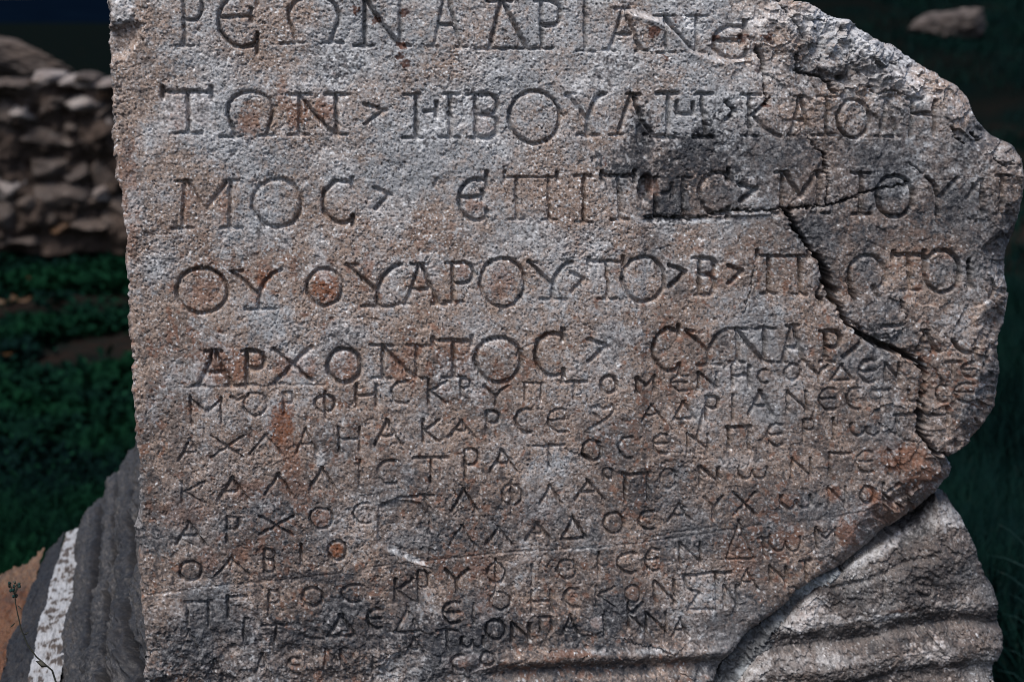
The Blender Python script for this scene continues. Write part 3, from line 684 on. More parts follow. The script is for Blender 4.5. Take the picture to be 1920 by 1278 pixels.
# ------------------------------------------------------------------ ground
def ground_z(x, y):
    x = np.asarray(x, float); y = np.asarray(y, float)
    r = sstep(0.5, 6.0, x-.12*y)*np.maximum(0, y-5.0)*.155
    r = np.where(y > 26, r*0+sstep(0.5, 6.0, x-.12*y)*(21*.155)+(y-26)*.03*sstep(2, 20, x), r)
    b = .05*np.sin(x*1.3+.4)*np.sin(y*.9+1.1)+.03*np.sin(x*3.1+y*1.7)
    near = sstep(.9, 2.2, np.hypot(x, (y-.4)*.8))
    return r+b*near*sstep(80, 20, y)
m, nt_, b = mat_new('trodden_earth')
k = N(nt_)
pos = k.node('ShaderNodeTexCoord').outputs['Object']
a1 = k.noise(pos, 1.1, 5, .65); a2 = k.noise(pos, 9, 5, .7); a3 = k.noise(pos, 60, 3, .7)
col = k.mix(k.ramp(a1, .42, .58), (.0028, .0060, .0055), (.024, .0150, .0128))
col = k.mix(k.ramp(a2, .4, .7, 0, .7), col, (.008, .013, .012))
col = k.mix(k.ramp(a3, .66, .74, 0, .5), col, (.022, .019, .018))
sx = k.node('ShaderNodeSeparateXYZ'); k.L(pos, sx.inputs[0])
col = k.mix(k.ramp(sx.outputs[1], 8.0, 11.0), col, k.mix(k.ramp(a1, .4, .6), (.0022, .0055, .0056), (.0045, .0055, .0052)))
k.L(col, b.inputs['Base Color']); b.inputs['Roughness'].default_value = 1; b.inputs['Specular IOR Level'].default_value = 0
k.L(k.bump(a2, .8, .03), b.inputs['Normal'])
M_EARTH = m
def axis(dense, far):
    a = np.concatenate([np.arange(-dense, dense, .16), np.geomspace(dense, far, 40)])
    return np.concatenate([-np.geomspace(dense, far, 40)[::-1][:-1], a])
gx = axis(12, 2500); gy = np.concatenate([-np.geomspace(4, 800, 14)[::-1], np.arange(-3.8, 30, .16), np.geomspace(30, 2500, 40)])
GX, GY = np.meshgrid(gx, gy)
GZ = ground_z(GX, GY)
idx = np.arange(GX.size).reshape(GX.shape)
q = np.stack([idx[:-1, :-1], idx[:-1, 1:], idx[1:, 1:], idx[1:, :-1]], -1).reshape(-1, 4)
tag(mesh_obj('ground', np.stack([GX, GY, GZ], -1).reshape(-1, 3), q, M_EARTH), kind='structure')

# hills on the horizon
m, nt_, b = mat_new('hazy_woodland')
k = N(nt_)
pos = k.node('ShaderNodeTexCoord').outputs['Object']
col = k.mix(k.ramp(k.noise(pos, .02, 5), .35, .65), (.0012, .0034, .0085), (.0016, .0045, .0105))  # haze blue is mixed into the woodland colour
k.L(col, b.inputs['Base Color']); b.inputs['Roughness'].default_value = 1; b.inputs['Specular IOR Level'].default_value = 0
hx = np.linspace(-2600, 2600, 200); hy = np.array([1300, 1400, 1500, 1600, 1750, 1900, 2100.])
prof = np.array([0, .35, .62, .84, 1, .9, 0])
HX, HY = np.meshgrid(hx, hy)
top = 34+5*np.sin(hx/260+1.0)+3*np.sin(hx/97)+1.5*np.sin(hx/41)
HZ = -2+prof[:, None]*top[None]*(1+.06*np.sin(HX/57+HY/80))
idx = np.arange(HX.size).reshape(HX.shape)
q = np.stack([idx[:-1, :-1], idx[:-1, 1:], idx[1:, 1:], idx[1:, :-1]], -1).reshape(-1, 4)
tag(mesh_obj('hills', np.stack([HX, HY, HZ], -1).reshape(-1, 3), q, m), kind='structure')

# ------------------------------------------------------------------ the inscribed pedestal
ped = empty('inscribed_pedestal', tuple(float(v) for v in (on_plane(960., 2400.)*[1, 0, 0])+[0, .4, 0]))
tag(ped, 'grey brown marble pedestal carved with lines of Greek letters, cracked and broken at the right', 'inscribed stone')
STEP = 1.45
xsA = np.arange(186, 1932, STEP)
ysA = np.concatenate([np.arange(-58, -12, 5), np.arange(-12, 1292, STEP), np.arange(1294, 1400, 6), np.arange(1400, 2460, 24)])
nofrag = lambda X, Y: ~fragment_mask(X, Y)
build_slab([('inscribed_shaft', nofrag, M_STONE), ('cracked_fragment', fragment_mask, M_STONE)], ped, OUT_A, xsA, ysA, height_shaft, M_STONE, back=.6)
xsB = np.arange(1290, 1900, STEP)
ysB = np.concatenate([np.arange(905, 1292, STEP), np.arange(1294, 1400, 6), np.arange(1400, 2460, 24)])
build_slab([('moulded_fragment', None, M_FRAG)], ped, FRAG, xsB, ysB, height_base, M_STONE, back=.6, wob=1.8)
xsM = np.arange(1300, 1605, STEP); ysM = np.arange(1050, 1340, STEP)
build_slab([('mortar_seam', None, M_MORTAR)], ped, MORT, xsM, ysM, height_mortar, M_MORTAR, back=.12, wob=4)

# left flank of the base: mouldings running back from the front plane
def flank(name, far, front, mat, parent, groove, yfar=.85, rough=1.0, nu=300, nv=220, tonef=None):
    far = np.array(far, float); front = np.array(front, float)
    seg = np.r_[0, np.cumsum(np.hypot(*np.diff(front, axis=0).T))]
    u = np.linspace(0, seg[-1], nu)
    fp = np.stack([np.interp(u, seg, front[:, i]) for i in (0, 1)], -1)
    bp = np.stack([np.interp(u, seg, far[:, i]) for i in (0, 1)], -1)
    F = on_plane(fp[:, 0], fp[:, 1], 0.0); B = on_plane(bp[:, 0], bp[:, 1], yfar)
    v = np.linspace(0, 1, nv)[:, None, None]
    P = F[None]*(1-v)+B[None]*v
    tx = np.gradient(F, axis=0); nrm = np.stack([-tx[:, 2], 0*tx[:, 0], tx[:, 0]], -1)
    nrm /= np.linalg.norm(nrm, axis=1)[:, None]+1e-9
    nrm *= -np.sign(nrm[:, :1]+1e-9)*1.0
    U = np.broadcast_to(u[None], (nv, nu)); Vv = np.broadcast_to(np.linspace(0, yfar*1700, nv)[:, None], (nv, nu))
    g = groove(u/u[-1])[None]*(1-.72*np.linspace(0, 1, nv)[:, None])
    g = g+rough*(samp(T_FBM, U, Vv*.6, .9, 5, 800)*.0065+samp(T_MID, U, Vv*.5, 1.8)*.0014+samp(T_FINE, U, Vv*.6, 2.4)*.0006)*(1-.55*Vv/Vv.max())
    P = P-nrm[None]*g[..., None]
    n2 = samp(T_FBM2, U, Vv*.5, .7); n3 = samp(T_MID, U, Vv*.35, 1.0)
    u_ = U/u[-1]
    st = tonef(U/u[-1], n2, n3, Vv/Vv.max()) if tonef else np.stack([0*n2, np.clip(.22+.30*n2+.2*n3+.55*sstep(.1, 1.3, samp(T_FBM, U*1.3, Vv*.16, .8, 70, 270)), 0, .95), np.clip(.30*n2+.28*n3-.05+RID(u_)*(.30+.35*n3), 0, .75), np.clip(.4+.3*n3, 0, 1)], -1)  # dark streaks and pale ridges paint side-shading contrast into the flutes
    # close the underside so the course is solid: drop the outer edge and the ends inward
    last = P[:, -1:].copy(); last[..., 2] -= .10; inn = last.copy(); inn[..., 0] += .35
    P = np.concatenate([P, last, inn], 1); st = np.concatenate([st, st[:, -1:], st[:, -1:]], 1)
    n = P.shape[1]
    idx = np.arange(nv*n).reshape(nv, n)
    q = np.stack([idx[:-1, :-1], idx[1:, :-1], idx[1:, 1:], idx[:-1, 1:]], -1).reshape(-1, 4)
    V = P.reshape(-1, 3)
    return mesh_obj(name, V, q, mat, parent, True, st.reshape(-1, 4))
RID = lambda u: sum(np.exp(-((u-c)/.022)**2) for c in (.255, .42, .565, .665, .80))
def gro(u):
    g = lambda c, w_, a: a*np.exp(-((u-c)/w_)**2)
    return g(.30, .020, .038)-g(.39, .05, .008)+g(.50, .018, .040)-g(.60, .06, .008)+g(.72, .022, .042)-g(.85, .07, .006)+g(.97, .03, .010)
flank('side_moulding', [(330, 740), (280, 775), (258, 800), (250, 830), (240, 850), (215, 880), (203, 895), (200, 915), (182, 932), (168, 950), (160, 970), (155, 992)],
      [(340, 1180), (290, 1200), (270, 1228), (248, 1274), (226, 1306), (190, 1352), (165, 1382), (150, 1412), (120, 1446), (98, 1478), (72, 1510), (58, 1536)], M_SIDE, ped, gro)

pl = empty('stepped_plinth', tuple(float(v) for v in on_plane(0., 1600., .4)*[1, 1, 0]))
tag(pl, 'stepped plinth at lower left with white fillet, dark band and rusty ledge', 'plinth')
M_WHITE = stone_material('clean_white_marble', (.33, .345, .37), (.24, .22, .21), (.035, .030, .028), (.12, .07, .04), (.38, .395, .43))
M_BROWN = stone_material('iron_stained_stone', (.10, .060, .036), (.13, .058, .026), (.018, .015, .014), (.11, .042, .018), (.24, .17, .12))
def st_white(u, n2, n3, v):
    q = samp(T_MID, u*22+v*14, v*420, 1.0, 40, 5)+.5*n3; n2 = .3*n2+q-.9+1.5*v; n3 = q
    return np.stack([np.clip(.75*sstep(.6, 1.6, n2+.3*n3), 0, 1), np.clip(.75*sstep(.75, 1.7, n2+.3*n3), 0, 1), np.clip(.4-.3*n2, 0, 1), .2+.1*n3], -1)
def st_dark(u, n2, n3, v):
    return np.stack([0*n2, np.clip(.85+.2*n2, 0, 1), 0*n2, np.clip(.6+.3*n3, 0, 1)], -1)
def st_brown(u, n2, n3, v):
    lo = np.maximum(sstep(.62, .66, u+.02*n3), sstep(.80, .82, v+.02*n3-.25*u))  # paler far strip paints the lit top edge of the ledge
    return np.stack([np.clip(.7*(1-lo)+.15*n2, 0, 1), np.clip(.25*n2+.2*n3, 0, .8), np.clip(lo*.35+.1*n3, 0, 1), np.clip(.7+.3*n2, 0, 1)], -1)
zero = lambda u: 0*u
flank('white_fillet', [(158, 988), (150, 989), (126, 996), (122, 999)], [(66, 1524), (58, 1528), (-16, 1538), (-24, 1546)], M_WHITE, pl, zero, rough=.5, nu=90, tonef=st_white)
flank('dark_band', [(123, 998), (106, 1013), (86, 1030)], [(-22, 1542), (-64, 1564), (-118, 1592)], M_SIDE, pl, lambda u: .008*np.sin(u*3.14), rough=.8, nu=120, tonef=st_dark)
flank('brown_ledge', [(87, 1029), (50, 1050), (20, 1064), (-20, 1086), (-90, 1130)], [(-116, 1590), (-200, 1640), (-270, 1700), (-350, 1790), (-430, 1900)], M_BROWN, pl, lambda u: .006*np.sin(u*9), rough=1.4, nu=160, tonef=st_brown)

# ------------------------------------------------------------------ rocks and the rubble wall
def rock_mat(name, c1, c2, c3):
    m, nt_, b = mat_new(name)
    k = N(nt_)
    pos = k.node('ShaderNodeTexCoord').outputs['Object']
    a1 = k.noise(pos, 4, 6, .75); a2 = k.noise(pos, 15, 6, .75)
    col = k.mix(k.ramp(a1, .4, .6), c1, c2)
    col = k.mix(k.ramp(a2, .55, .72, 0, .9), col, c3)
    col = k.mix(k.ramp(a2, .42, .28, 0, .8), col, tuple(.3*c for c in c1))
    k.L(col, b.inputs['Base Color']); b.inputs['Roughness'].default_value = .9; b.inputs['Specular IOR Level'].default_value = .2
    k.L(k.bump(a2, .7, .03), b.inputs['Normal'])
    return m
M_ROCK = rock_mat('field_stone', (.075, .062, .058), (.11, .085, .073), (.25, .22, .205))
M_ROCKP = rock_mat('pale_field_stone', (.30, .27, .26), (.17, .14, .13), (.50, .47, .46))
M_ROCKB = rock_mat('grey_boulder', (.045, .037, .036), (.10, .083, .077), (.38, .345, .33))
M_ROCKO = rock_mat('orange_field_stone', (.10, .052, .025), (.08, .05, .035), (.17, .11, .07))
M_BED = rock_mat('earth_mortar', (.050, .036, .030), (.066, .048, .040), (.10, .08, .07))
import bmesh
def rock_bm(rx, ry, rz, seed, sub=4, flat=.9):
    r = np.random.default_rng(seed)
    bm = bmesh.new()
    bmesh.ops.create_icosphere(bm, subdivisions=sub, radius=1)
    pl_ = [(r.normal(size=3), r.uniform(.5, .88)) for _ in range(16)]
    ph = r.uniform(0, 6.28, 6)
    for v in bm.verts:
        p = np.array(v.co)
        for n_, dd in pl_:
            n_ = n_/np.linalg.norm(n_)
            e = p@n_-dd
            if e > 0: p = p-n_*e*flat
        p = p*(1+.028*math.sin(23*p[0]+ph[4])*math.sin(19*p[2]+ph[5])+.02*math.sin(41*p[2]+ph[1]+7*p[0])+.05*math.sin(5*p[0]+ph[0])*math.sin(4*p[1]+ph[1])+.03*math.sin(11*p[2]+ph[2])*math.sin(9*p[0]+ph[3]))
        v.co = (p[0]*rx, p[1]*ry, p[2]*rz)
    return bm
def bm_arr(bm):
    bm.verts.ensure_lookup_table(); bm.faces.ensure_lookup_table()
    v = np.array([tuple(x.co) for x in bm.verts]); f = np.array([[x.index for x in fc.verts] for fc in bm.faces])
    bm.free()
    return v, f
WALLD = 10.0
def wall_pt(px, py, off=0.0): return at_dist(np.float64(px), np.float64(py), WALLD+off)
wall = empty('rubble_wall', tuple(float(v) for v in wall_pt(80, 455)))
tag(wall, 'low rubble wall of rough mortared field stones at the left, behind the inscribed stone', 'stone wall')
stones = [ # px, py, half width px, half height px, tone
 (10, 215, 26, 24, 0), (48, 212, 24, 22, 1), (98, 205, 36, 18, 0), (160, 192, 34, 17, 2), (203, 205, 14, 12, 0), (196, 228, 24, 22, 2), (20, 165, 34, 14, 0), (70, 168, 34, 13, 0), (195, 178, 18, 8, 3), (190, 160, 40, 9, 1),
 (20, 255, 28, 40, 0), (90, 255, 46, 22, 0), (140, 262, 30, 18, 0), (190, 275, 32, 30, 0), (30, 340, 32, 34, 1), (95, 315, 40, 28, 0), (150, 322, 24, 18, 0), (205, 330, 30, 34, 0), (60, 375, 22, 20, 0), (110, 365, 50, 22, 0), (20, 395, 36, 28, 0), (165, 370, 30, 16, 0), (205, 360, 22, 12, 1),
 (75, 405, 30, 18, 0), (125, 422, 20, 12, 3), (175, 412, 36, 18, 0), (60, 445, 30, 14, 0), (215, 405, 24, 20, 0), (20, 440, 26, 14, 0), (100, 182, 30, 10, 0), (140, 235, 20, 12, 0), (250, 240, 40, 30, 0), (250, 320, 40, 40, 0), (250, 400, 40, 34, 0), (250, 180, 40, 18, 0), (300, 300, 40, 60, 0),
 (-30, 220, 30, 36, 0), (-30, 300, 30, 40, 0), (-40, 390, 36, 40, 0), (-80, 250, 36, 40, 0), (-90, 350, 40, 50, 0)]
coping = [(48, 160, 26, 8, 0), (92, 149, 30, 12, 1), (140, 153, 26, 9, 1), (172, 148, 18, 11, 0), (215, 156, 26, 9, 1), (270, 158, 40, 10, 0), (-10, 160, 34, 10, 0), (-70, 165, 40, 12, 0)]  # pale tones paint the light on the wall top
tonem = [M_ROCK, M_ROCKP, M_ROCKP, M_ROCKO]
sc = WALLD/FPX
def wall_part(name, lst, off, mats, lab=None):
    by = {}
    for i, (px, py, hw, hh, tn) in enumerate(lst):
        c = wall_pt(px, py, off)
        v, f = bm_arr(rock_bm(hw*sc*1.45, .26, hh*sc*1.45, 100+i*7+len(lst), 4))
        cs, sn = math.cos(-.1), math.sin(-.1)
        v = np.stack([v[:, 0]*cs-v[:, 1]*sn, v[:, 0]*sn+v[:, 1]*cs, v[:, 2]], -1)
        by.setdefault(tn, []).append((v+c, f))
    for tn, L in by.items():
        o = 0; V = []; F = []
        for v, f in L: V.append(v); F.append(f+o); o += len(v)
        mesh_obj(name, np.concatenate(V), np.concatenate(F), mats[tn], wall, True)
wall_part('wall_stones', stones, 0.10, tonem)
wall_part('coping_stones', coping, .05, tonem)
# earth and mortar core
cx = np.linspace(-140, 330, 90); cz = np.linspace(152, 475, 60)
CX, CZ = np.meshgrid(cx, cz)
P = at_dist(CX, CZ, np.full(CX.shape, WALLD-.04)); P[..., 1] += .05*samp(T_FBM, CX, CZ, .4)
Pb = P.copy(); Pb[..., 1] += .55
ny, nx = CX.shape
loop = np.concatenate([P[0], ]); topb = Pb[0]
V = np.concatenate([P.reshape(-1, 3), topb, Pb[-1]])
idx = np.arange(nx*ny).reshape(ny, nx)
q = np.stack([idx[:-1, :-1], idx[1:, :-1], idx[1:, 1:], idx[:-1, 1:]], -1).reshape(-1, 4)
t0 = nx*ny+np.arange(nx); t1 = t0+nx
q2 = np.stack([t0[:-1], idx[0, :-1], idx[0, 1:], t0[1:]], -1); q3 = np.stack([t1[:-1], t0[:-1], t0[1:], t1[1:]], -1)
mesh_obj('mortar_core', V, np.concatenate([q, q2, q3]), M_BED, wall)

def boulder(px, py, D, hw, hh, seed, mat, label, rot=0.0, name='boulder', cat='boulder', depth=None, ground_px=None):
    if ground_px:
        dd = ray(np.float64(px), np.float64(ground_px)); tt = np.linspace(2, 60, 4000)
        pts = EYE+dd*tt[:, None]
        hit = pts[np.argmax(pts[:, 2] < ground_z(pts[:, 0], pts[:, 1]))]
        D = float(np.hypot(hit[0]-EYE[0], hit[1]-EYE[1]))
    c = at_dist(np.float64(px), np.float64(py), D)
    s_ = D/FPX
    v, f = bm_arr(rock_bm(hw*s_, depth or hw*s_*.8, hh*s_, seed, 5))
    a = rot; cs, sn = math.cos(a), math.sin(a)
    v = np.stack([v[:, 0]*cs-v[:, 2]*sn, v[:, 1], v[:, 0]*sn+v[:, 2]*cs], -1)
    z0 = float(ground_z(c[0], c[1]))
    o = mesh_obj(name, v, f, mat)
    o.location = c
    tag(o, label, cat)
    return o
boulder(25, 118, 12.5, 118, 46, 31, M_ROCK, 'brown weathered boulder rising behind the rubble wall at the left', -.16)
boulder(1782, 50, 15.5, 92, 32, 47, M_ROCKB, 'pale low boulder lying on the dark slope at the upper right', .10, ground_px=70)

# ------------------------------------------------------------------ ground cover and grass
def leaf_mat(name, c1, c2, c3, sc_=3.0):
    m, nt_, b = mat_new(name)
    k = N(nt_)
    pos = k.node('ShaderNodeTexCoord').outputs['Object']
    a1 = k.noise(pos, sc_, 3, .6); a2 = k.noise(pos, 45, 2, .6)
    col = k.mix(k.ramp(a1, .4, .6), c1, c2)
    col = k.mix(k.ramp(a2, .58, .7), col, c3)
    k.L(col, b.inputs['Base Color']); b.inputs['Roughness'].default_value = .8; b.inputs['Specular IOR Level'].default_value = .03
    return m
M_WEED = leaf_mat('weed_leaf', (.0015, .0085, .0080), (.0028, .021, .0095), (.008, .046, .022), 1.3)
M_GRASS = leaf_mat('grass_blade', (.0024, .012, .0125), (.003, .015, .012), (.010, .020, .017))
def scatter_leaves(n, polyx, dist, size, seed, cover, flat):
    r = np.random.default_rng(seed)
    px = r.uniform(polyx[0], polyx[1], n*3)
    D = np.sqrt(r.uniform(dist[0]**2, dist[1]**2, n*3))
    d = ray(px, np.full(px.shape, 639.)); h = np.hypot(d[:, 0], d[:, 1])
    x = EYE[0]+d[:, 0]/h*D; y = EYE[1]+d[:, 1]/h*D
    keep = cover(x, y, r) & ~((np.abs(x) < 1.6) & (y < 1.3))
    x = x[keep][:n]; y = y[keep][:n]
    return x, y, r
def leaves(name, x, y, r, size, hmax, mat, label_kind):
    n = len(x)
    z = ground_z(x, y)+r.uniform(.005, hmax, n)
    s = size*r.uniform(.5, 1.3, n)
    az = r.uniform(0, 6.28, n); el = r.normal(.25, .45, n)
    a = np.stack([np.cos(az)*np.cos(el), np.sin(az)*np.cos(el), np.sin(el)], -1)
    bvec = np.stack([-np.sin(az), np.cos(az), r.normal(0, .4, n)], -1)
    bvec /= np.linalg.norm(bvec, axis=1)[:, None]
    c = np.stack([x, y, z], -1)
    tip = c+a*s[:, None]; mid = c+a*(s*.5)[:, None]+np.array([0, 0, .12])*s[:, None]
    L = mid+bvec*(s*.32)[:, None]; R = mid-bvec*(s*.32)[:, None]
    V = np.stack([c, L, tip, R], 1).reshape(-1, 3)
    F = np.arange(4*n).reshape(-1, 4)
    return tag(mesh_obj(name, V, F, mat, None, False), kind=label_kind)
def cov_left(x, y, r):
    nz = samp(T_FBM, x*60, y*60, 1.0, 40, 300)+.6*samp(T_FBM2, x*140, y*140, 1.0)
    return nz+r.normal(0, .35, len(x)) > .25
x, y, r = scatter_leaves(90000, (-150, 330), (3.0, 10.2), .03, 5, cov_left, .3)
leaves('ground_cover', x, y, r, .06, .05, M_WEED, 'stuff')
x, y, r = scatter_leaves(9000, (-150, 330), (8.9, 10.3), .03, 15, lambda x, y, r: np.ones(len(x), bool), .3)
leaves('ground_cover', x, y, r, .06, .09, M_WEED, 'stuff')
x, y, r = scatter_leaves(26000, (-200, 330), (10.8, 40), .03, 6, lambda x, y, r: np.ones(len(x), bool), .3)
leaves('ground_cover', x, y, r, .09, .10, M_GRASS, 'stuff')
def blades(name, x, y, r, hgt, wid, mat, lean=.5):
    n = len(x)
    z = ground_z(x, y)
    H = hgt*r.uniform(.4, 1.25, n); az = r.uniform(0, 6.28, n); ln = np.abs(r.normal(lean, .25, n))
    dirv = np.stack([np.cos(az), np.sin(az), 0*az], -1); sd = np.stack([-np.sin(az), np.cos(az), 0*az], -1)
    base = np.stack([x, y, z-.01], -1)
    rows = []
    for t in (0, .35, .7, 1.0):
        c = base+dirv*(ln*H*t**2.0)[:, None]; c[:, 2] += H*(t-.35*ln*t*t)
        wv = wid*(1-t)**.7+.0004
        rows += [c-sd*wv, c+sd*wv]
    V = np.stack(rows, 1).reshape(-1, 3)
    o = (np.arange(n)*8)[:, None]
    F = np.concatenate([o+np.array([2*i, 2*i+1, 2*i+3, 2*i+2]) for i in range(3)])
    return tag(mesh_obj(name, V, F, mat, None, True), kind='stuff')
x, y, r = scatter_leaves(42000, (1480, 2050), (2.6, 7.5), .03, 8, lambda x, y, r: samp(T_FBM, x*70, y*70, 1., 9, 9)+r.normal(0, .5, len(x)) > -.5, .3)
blades('tall_grass', x, y, r, .34, .0032, M_GRASS)
x, y, r = scatter_leaves(40000, (1400, 2050), (7.5, 26), .03, 9, lambda x, y, r: samp(T_FBM, x*30, y*30, 1., 9, 9)+r.normal(0, .5, len(x)) > -.3, .3)
blades('slope_grass', x, y, r, .16, .006, M_GRASS)
x, y, r = scatter_leaves(9000, (-120, 330), (3.4, 5.6), .03, 12, lambda x, y, r: samp(T_FBM, x*70, y*70, 1., 9, 9)+r.normal(0, .5, len(x)) > .2, .3)
blades('rough_grass', x, y, r, .15, .0028, M_WEED)

# long arching blades at the right edge
M_PALE = leaf_mat('pale_grass_blade', (.02, .045, .045), (.015, .04, .038), (.04, .06, .055))
tuft = empty('grass_tuft', tuple(float(v) for v in on_plane(2010., 1900., .8)*[1, 1, 0]))
tag(tuft, 'long arching pale grass blades leaning in at the right edge beside the moulded corner', 'grass tuft')
for pts in ([(1850, 1040), (1885, 1046), (1920, 1062), (1990, 1130)], [(1862, 1066), (1890, 1078), (1925, 1104), (1985, 1200)], [(1868, 980), (1895, 995), (1930, 1030), (1990, 1150)], [(1880, 1150), (1905, 1156), (1940, 1180), (1990, 1260)],
            [(1885, 1215), (1905, 1222), (1945, 1250), (1990, 1330)], [(1870, 1255), (1900, 1262), (1945, 1300), (1990, 1380)], [(1890, 1110), (1915, 1124), (1950, 1160), (1990, 1240)]):
    pr = np.array(pts, float)
    tt = np.linspace(0, 3, 16)
    xx = np.interp(tt, range(4), pr[:, 0]); yy = np.interp(tt, range(4), pr[:, 1])
    cpt = on_plane(xx, yy, .75+.1*random.random())
    root = cpt[-1].copy(); root[2] = 0; 
    ext = np.linspace(0, 1, 8)[1:, None]
    cpt = np.concatenate([cpt, cpt[-1]*(1-ext)+root*ext])
    wv = np.interp(np.arange(len(cpt)), [0, 8, len(cpt)], [.0003, .0018, .0024])[:, None]
    V = np.stack([cpt+[0, 0, 1]*wv, cpt+[0, -.6, -.3]*wv, cpt+[.5, .6, -.5]*wv], 1).reshape(-1, 3)
    n = len(cpt)
    F = []
    for i in range(n-1):
        for j in range(3): F.append([3*i+j, 3*i+(j+1) % 3, 3*i+3+(j+1) % 3, 3*i+3+j])
    mesh_obj('blade', V, np.array(F), M_PALE, tuft)

# ------------------------------------------------------------------ small things in the grass
def pebble(px, py, size, seed, mat, label, name='pebble', cat='pebble', group=None):
    d = ray(np.float64(px), np.float64(py))
    t = -EYE[2]/d[2]
    p = EYE+d*t
    v, f = bm_arr(rock_bm(size, size*.8, size*.55, seed, 3))
    o = mesh_obj(name, v, f, mat)
    p[2] = float(ground_z(p[0], p[1]))+size*.35
    o.location = p
    tag(o, label, cat, group)
PG = 'pebbles lying in the grass on the left'
for i, (px, py, s_) in enumerate(((26, 750, .03), (100, 728, .022), (140, 780, .02), (211, 769, .02), (75, 628, .025), (26, 712, .028), (50, 735, .016))):
    pebble(px, py, s_, 300+i, M_ROCKP, ['pale pebble largest in the bare patch of earth at far left', 'pale pebble right of centre in the bare earth patch', 'small pebble at the lower edge of the bare earth', 'small pebble in the green weeds near the stone edge',
           'pale pebble among dark weeds above the bare patch', 'pebble at the far left edge of the bare patch', 'tiny pebble between two larger ones in the bare earth'][i], group=PG)
m, nt_, b = mat_new('yellow_leaf'); b.inputs['Base Color'].default_value = (.20, .085, .012, 1)
k = N(nt_); k.L(k.mix(k.noise(k.node('ShaderNodeTexCoord').outputs['Object'], 60), (.09, .04, .008), (.05, .024, .006)), b.inputs['Base Color'])
M_YEL = m
m, nt_, b = mat_new('white_petal'); k = N(nt_); k.L(k.mix(k.noise(k.node('ShaderNodeTexCoord').outputs['Object'], 80), (.16, .17, .17), (.08, .10, .10)), b.inputs['Base Color'])
M_PET = m
def flat_leaf(px, py, size, seed, mat, name, label, cat, group):
    d = ray(np.float64(px), np.float64(py)); p = EYE+d*(-(EYE[2]-.05)/d[2])
    r = random.Random(seed)
    V = []; n = 10
    for i in range(n):
        a = i/n*6.283; rr = size*(1 if i % 2 else .72)*r.uniform(.85, 1.1)
        V.append((rr*math.cos(a), .6*rr*math.sin(a), .25*size*math.cos(2*a)))
    V = np.array([(0, 0, .1*size)]+V+[(x_, y_, z_-.002) for x_, y_, z_ in [(0, 0, .1*size)]+V])
    F = []
    for i in range(n):
        j = (i+1) % n
        F += [[0, 1+i, 1+j], [n+1, n+2+j, n+2+i], [1+i, n+2+i, n+2+j], [1+i, n+2+j, 1+j]]
    o = mesh_obj(name, V, np.array(F), mat); o.location = p; o.rotation_euler = (.3, .2, r.uniform(0, 6))
    tag(o, label, cat, group)
for i, (px, py, s_, lab) in enumerate(((54, 522, .05, 'yellow fallen leaf alone, highest in the weeds under the wall'), (26, 559, .045, 'yellow fallen leaf left of its close neighbour below the wall'), (47, 562, .05, 'brightest yellow fallen leaf beside a duller one below the wall'),
                                      (3, 564, .04, 'orange fallen leaf at the very left edge of the weeds'), (15, 664, .045, 'dull brown fallen leaf on bare earth at the left edge'), (242, 747, .035, 'small yellow leaf in the weeds close to the stone edge'), (68, 910, .03, 'reddish leaf low in the green weeds'))):
    flat_leaf(px, py, s_, i, M_YEL, 'fallen_leaf', lab, 'leaf', 'yellow leaves fallen in the weeds')
for i, (px, py, s_, lab) in enumerate(((130, 886, .022, 'white daisy left of the other white daisies near the mouldings'), (163, 900, .022, 'white daisy lowest, beside the dark mouldings'), (218, 853, .026, 'white daisy highest, close to the stone edge'), (75, 958, .018, 'dim white daisy above the white fillet'))):
    flat_leaf(px, py, s_, 40+i, M_PET, 'daisy', lab, 'flower', 'white daisies in the weeds')

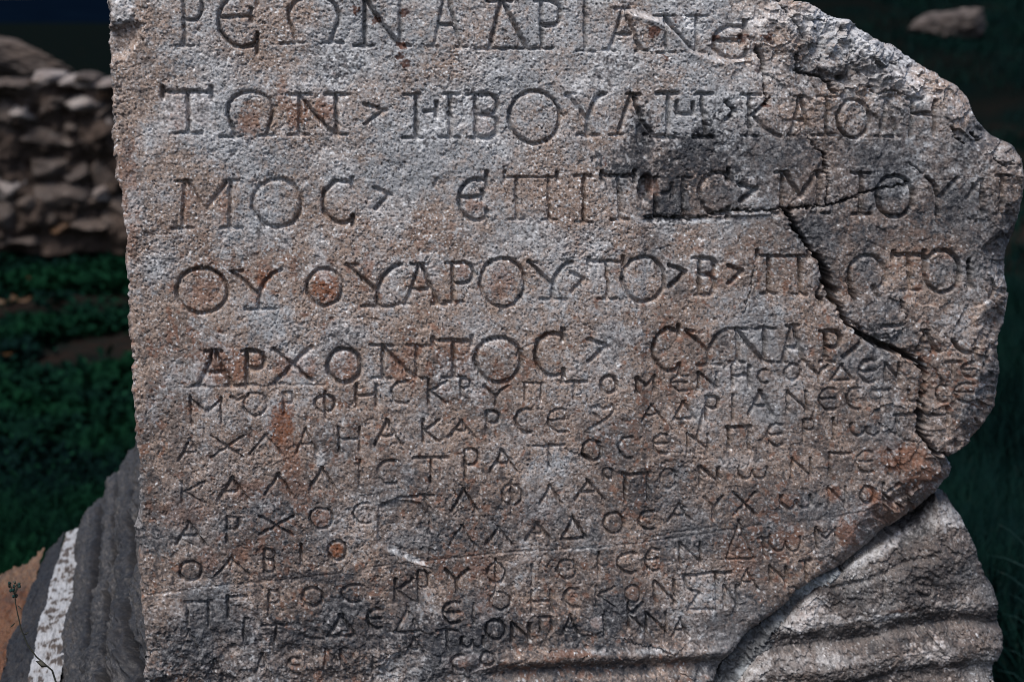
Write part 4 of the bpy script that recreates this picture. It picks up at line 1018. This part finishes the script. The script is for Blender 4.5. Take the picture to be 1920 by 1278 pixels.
# dry weed stalk in front of the plinth
M_DRY = leaf_mat('dry_stalk', (.045, .050, .044), (.05, .048, .040), (.08, .078, .066), 20)
YS = -.06
stalk = empty('weed_stalk', tuple(float(v) for v in on_plane(112., 1700., YS)*[1, 1, 0]))
tag(stalk, 'thin dark weed stalk with small seed head in front of the plinth', 'weed')
def tube(name, pts, r0, r1, mat, parent, seg=7):
    pts = np.array(pts, float); n = len(pts)
    V = []
    for i in range(n):
        t = pts[min(i+1, n-1)]-pts[max(i-1, 0)]; t /= np.linalg.norm(t)+1e-9
        a = np.cross(t, [0, 1, .01]); a /= np.linalg.norm(a)+1e-9; bb = np.cross(t, a)
        rr = r0+(r1-r0)*i/(n-1)
        for j in range(seg):
            g = 6.2832*j/seg
            V.append(pts[i]+rr*(math.cos(g)*a+math.sin(g)*bb))
    F = [[i*seg+j, i*seg+(j+1) % seg, (i+1)*seg+(j+1) % seg, (i+1)*seg+j] for i in range(n-1) for j in range(seg)]
    return mesh_obj(name, np.array(V), np.array(F), mat, parent)
path = [(28, 1112), (29, 1130), (33, 1150), (40, 1180), (52, 1208), (68, 1230), (84, 1244), (98, 1256), (118, 1320), (130, 1500)]
pp = [on_plane(np.float64(a), np.float64(c_), YS) for a, c_ in path]
pp.append(pp[-1]*[1, 1, 0])
tube('stem', pp, .0005, .0012, M_DRY, stalk)
for i, (a, c_, l_, h_) in enumerate(((66, 1238, 24, 10), (30, 1166, 12, 8), (44, 1190, 10, -8), (32, 1134, 10, 6))):
    x0 = on_plane(np.float64(a), np.float64(c_), YS); x1 = on_plane(np.float64(a+(l_ if i != 1 else -l_)), np.float64(c_+h_+2), YS-.01)
    sd = np.array([0, .3, .9])*(.0035 if i == 0 else .0012)
    mid = (x0+x1)/2
    V = np.array([x0, mid+sd, x1, mid-sd, mid+[0, -.0012, 0]])
    mesh_obj('leaf', V, np.array([[0, 3, 4], [3, 2, 4], [2, 1, 4], [1, 0, 4], [0, 1, 3], [1, 2, 3]]), M_DRY, stalk)
for i in range(14):
    a, c_ = 27+random.uniform(-11, 13), 1102+random.uniform(-12, 16)
    p1 = on_plane(np.float64(a), np.float64(c_), YS+random.uniform(-.008, .008)); p0 = on_plane(np.float64(28.), np.float64(1116.), YS)
    o = tube('pedicel', [p0, (p0+p1)/2+[0, 0, .001], p1], .0004, .0004, M_DRY, stalk, 5)
    v, f = bm_arr(rock_bm(.0019, .0019, .0022, 500+i, 2))
    mesh_obj('seed', v+p1, f, M_PALE if i % 3 else M_DRY, o)
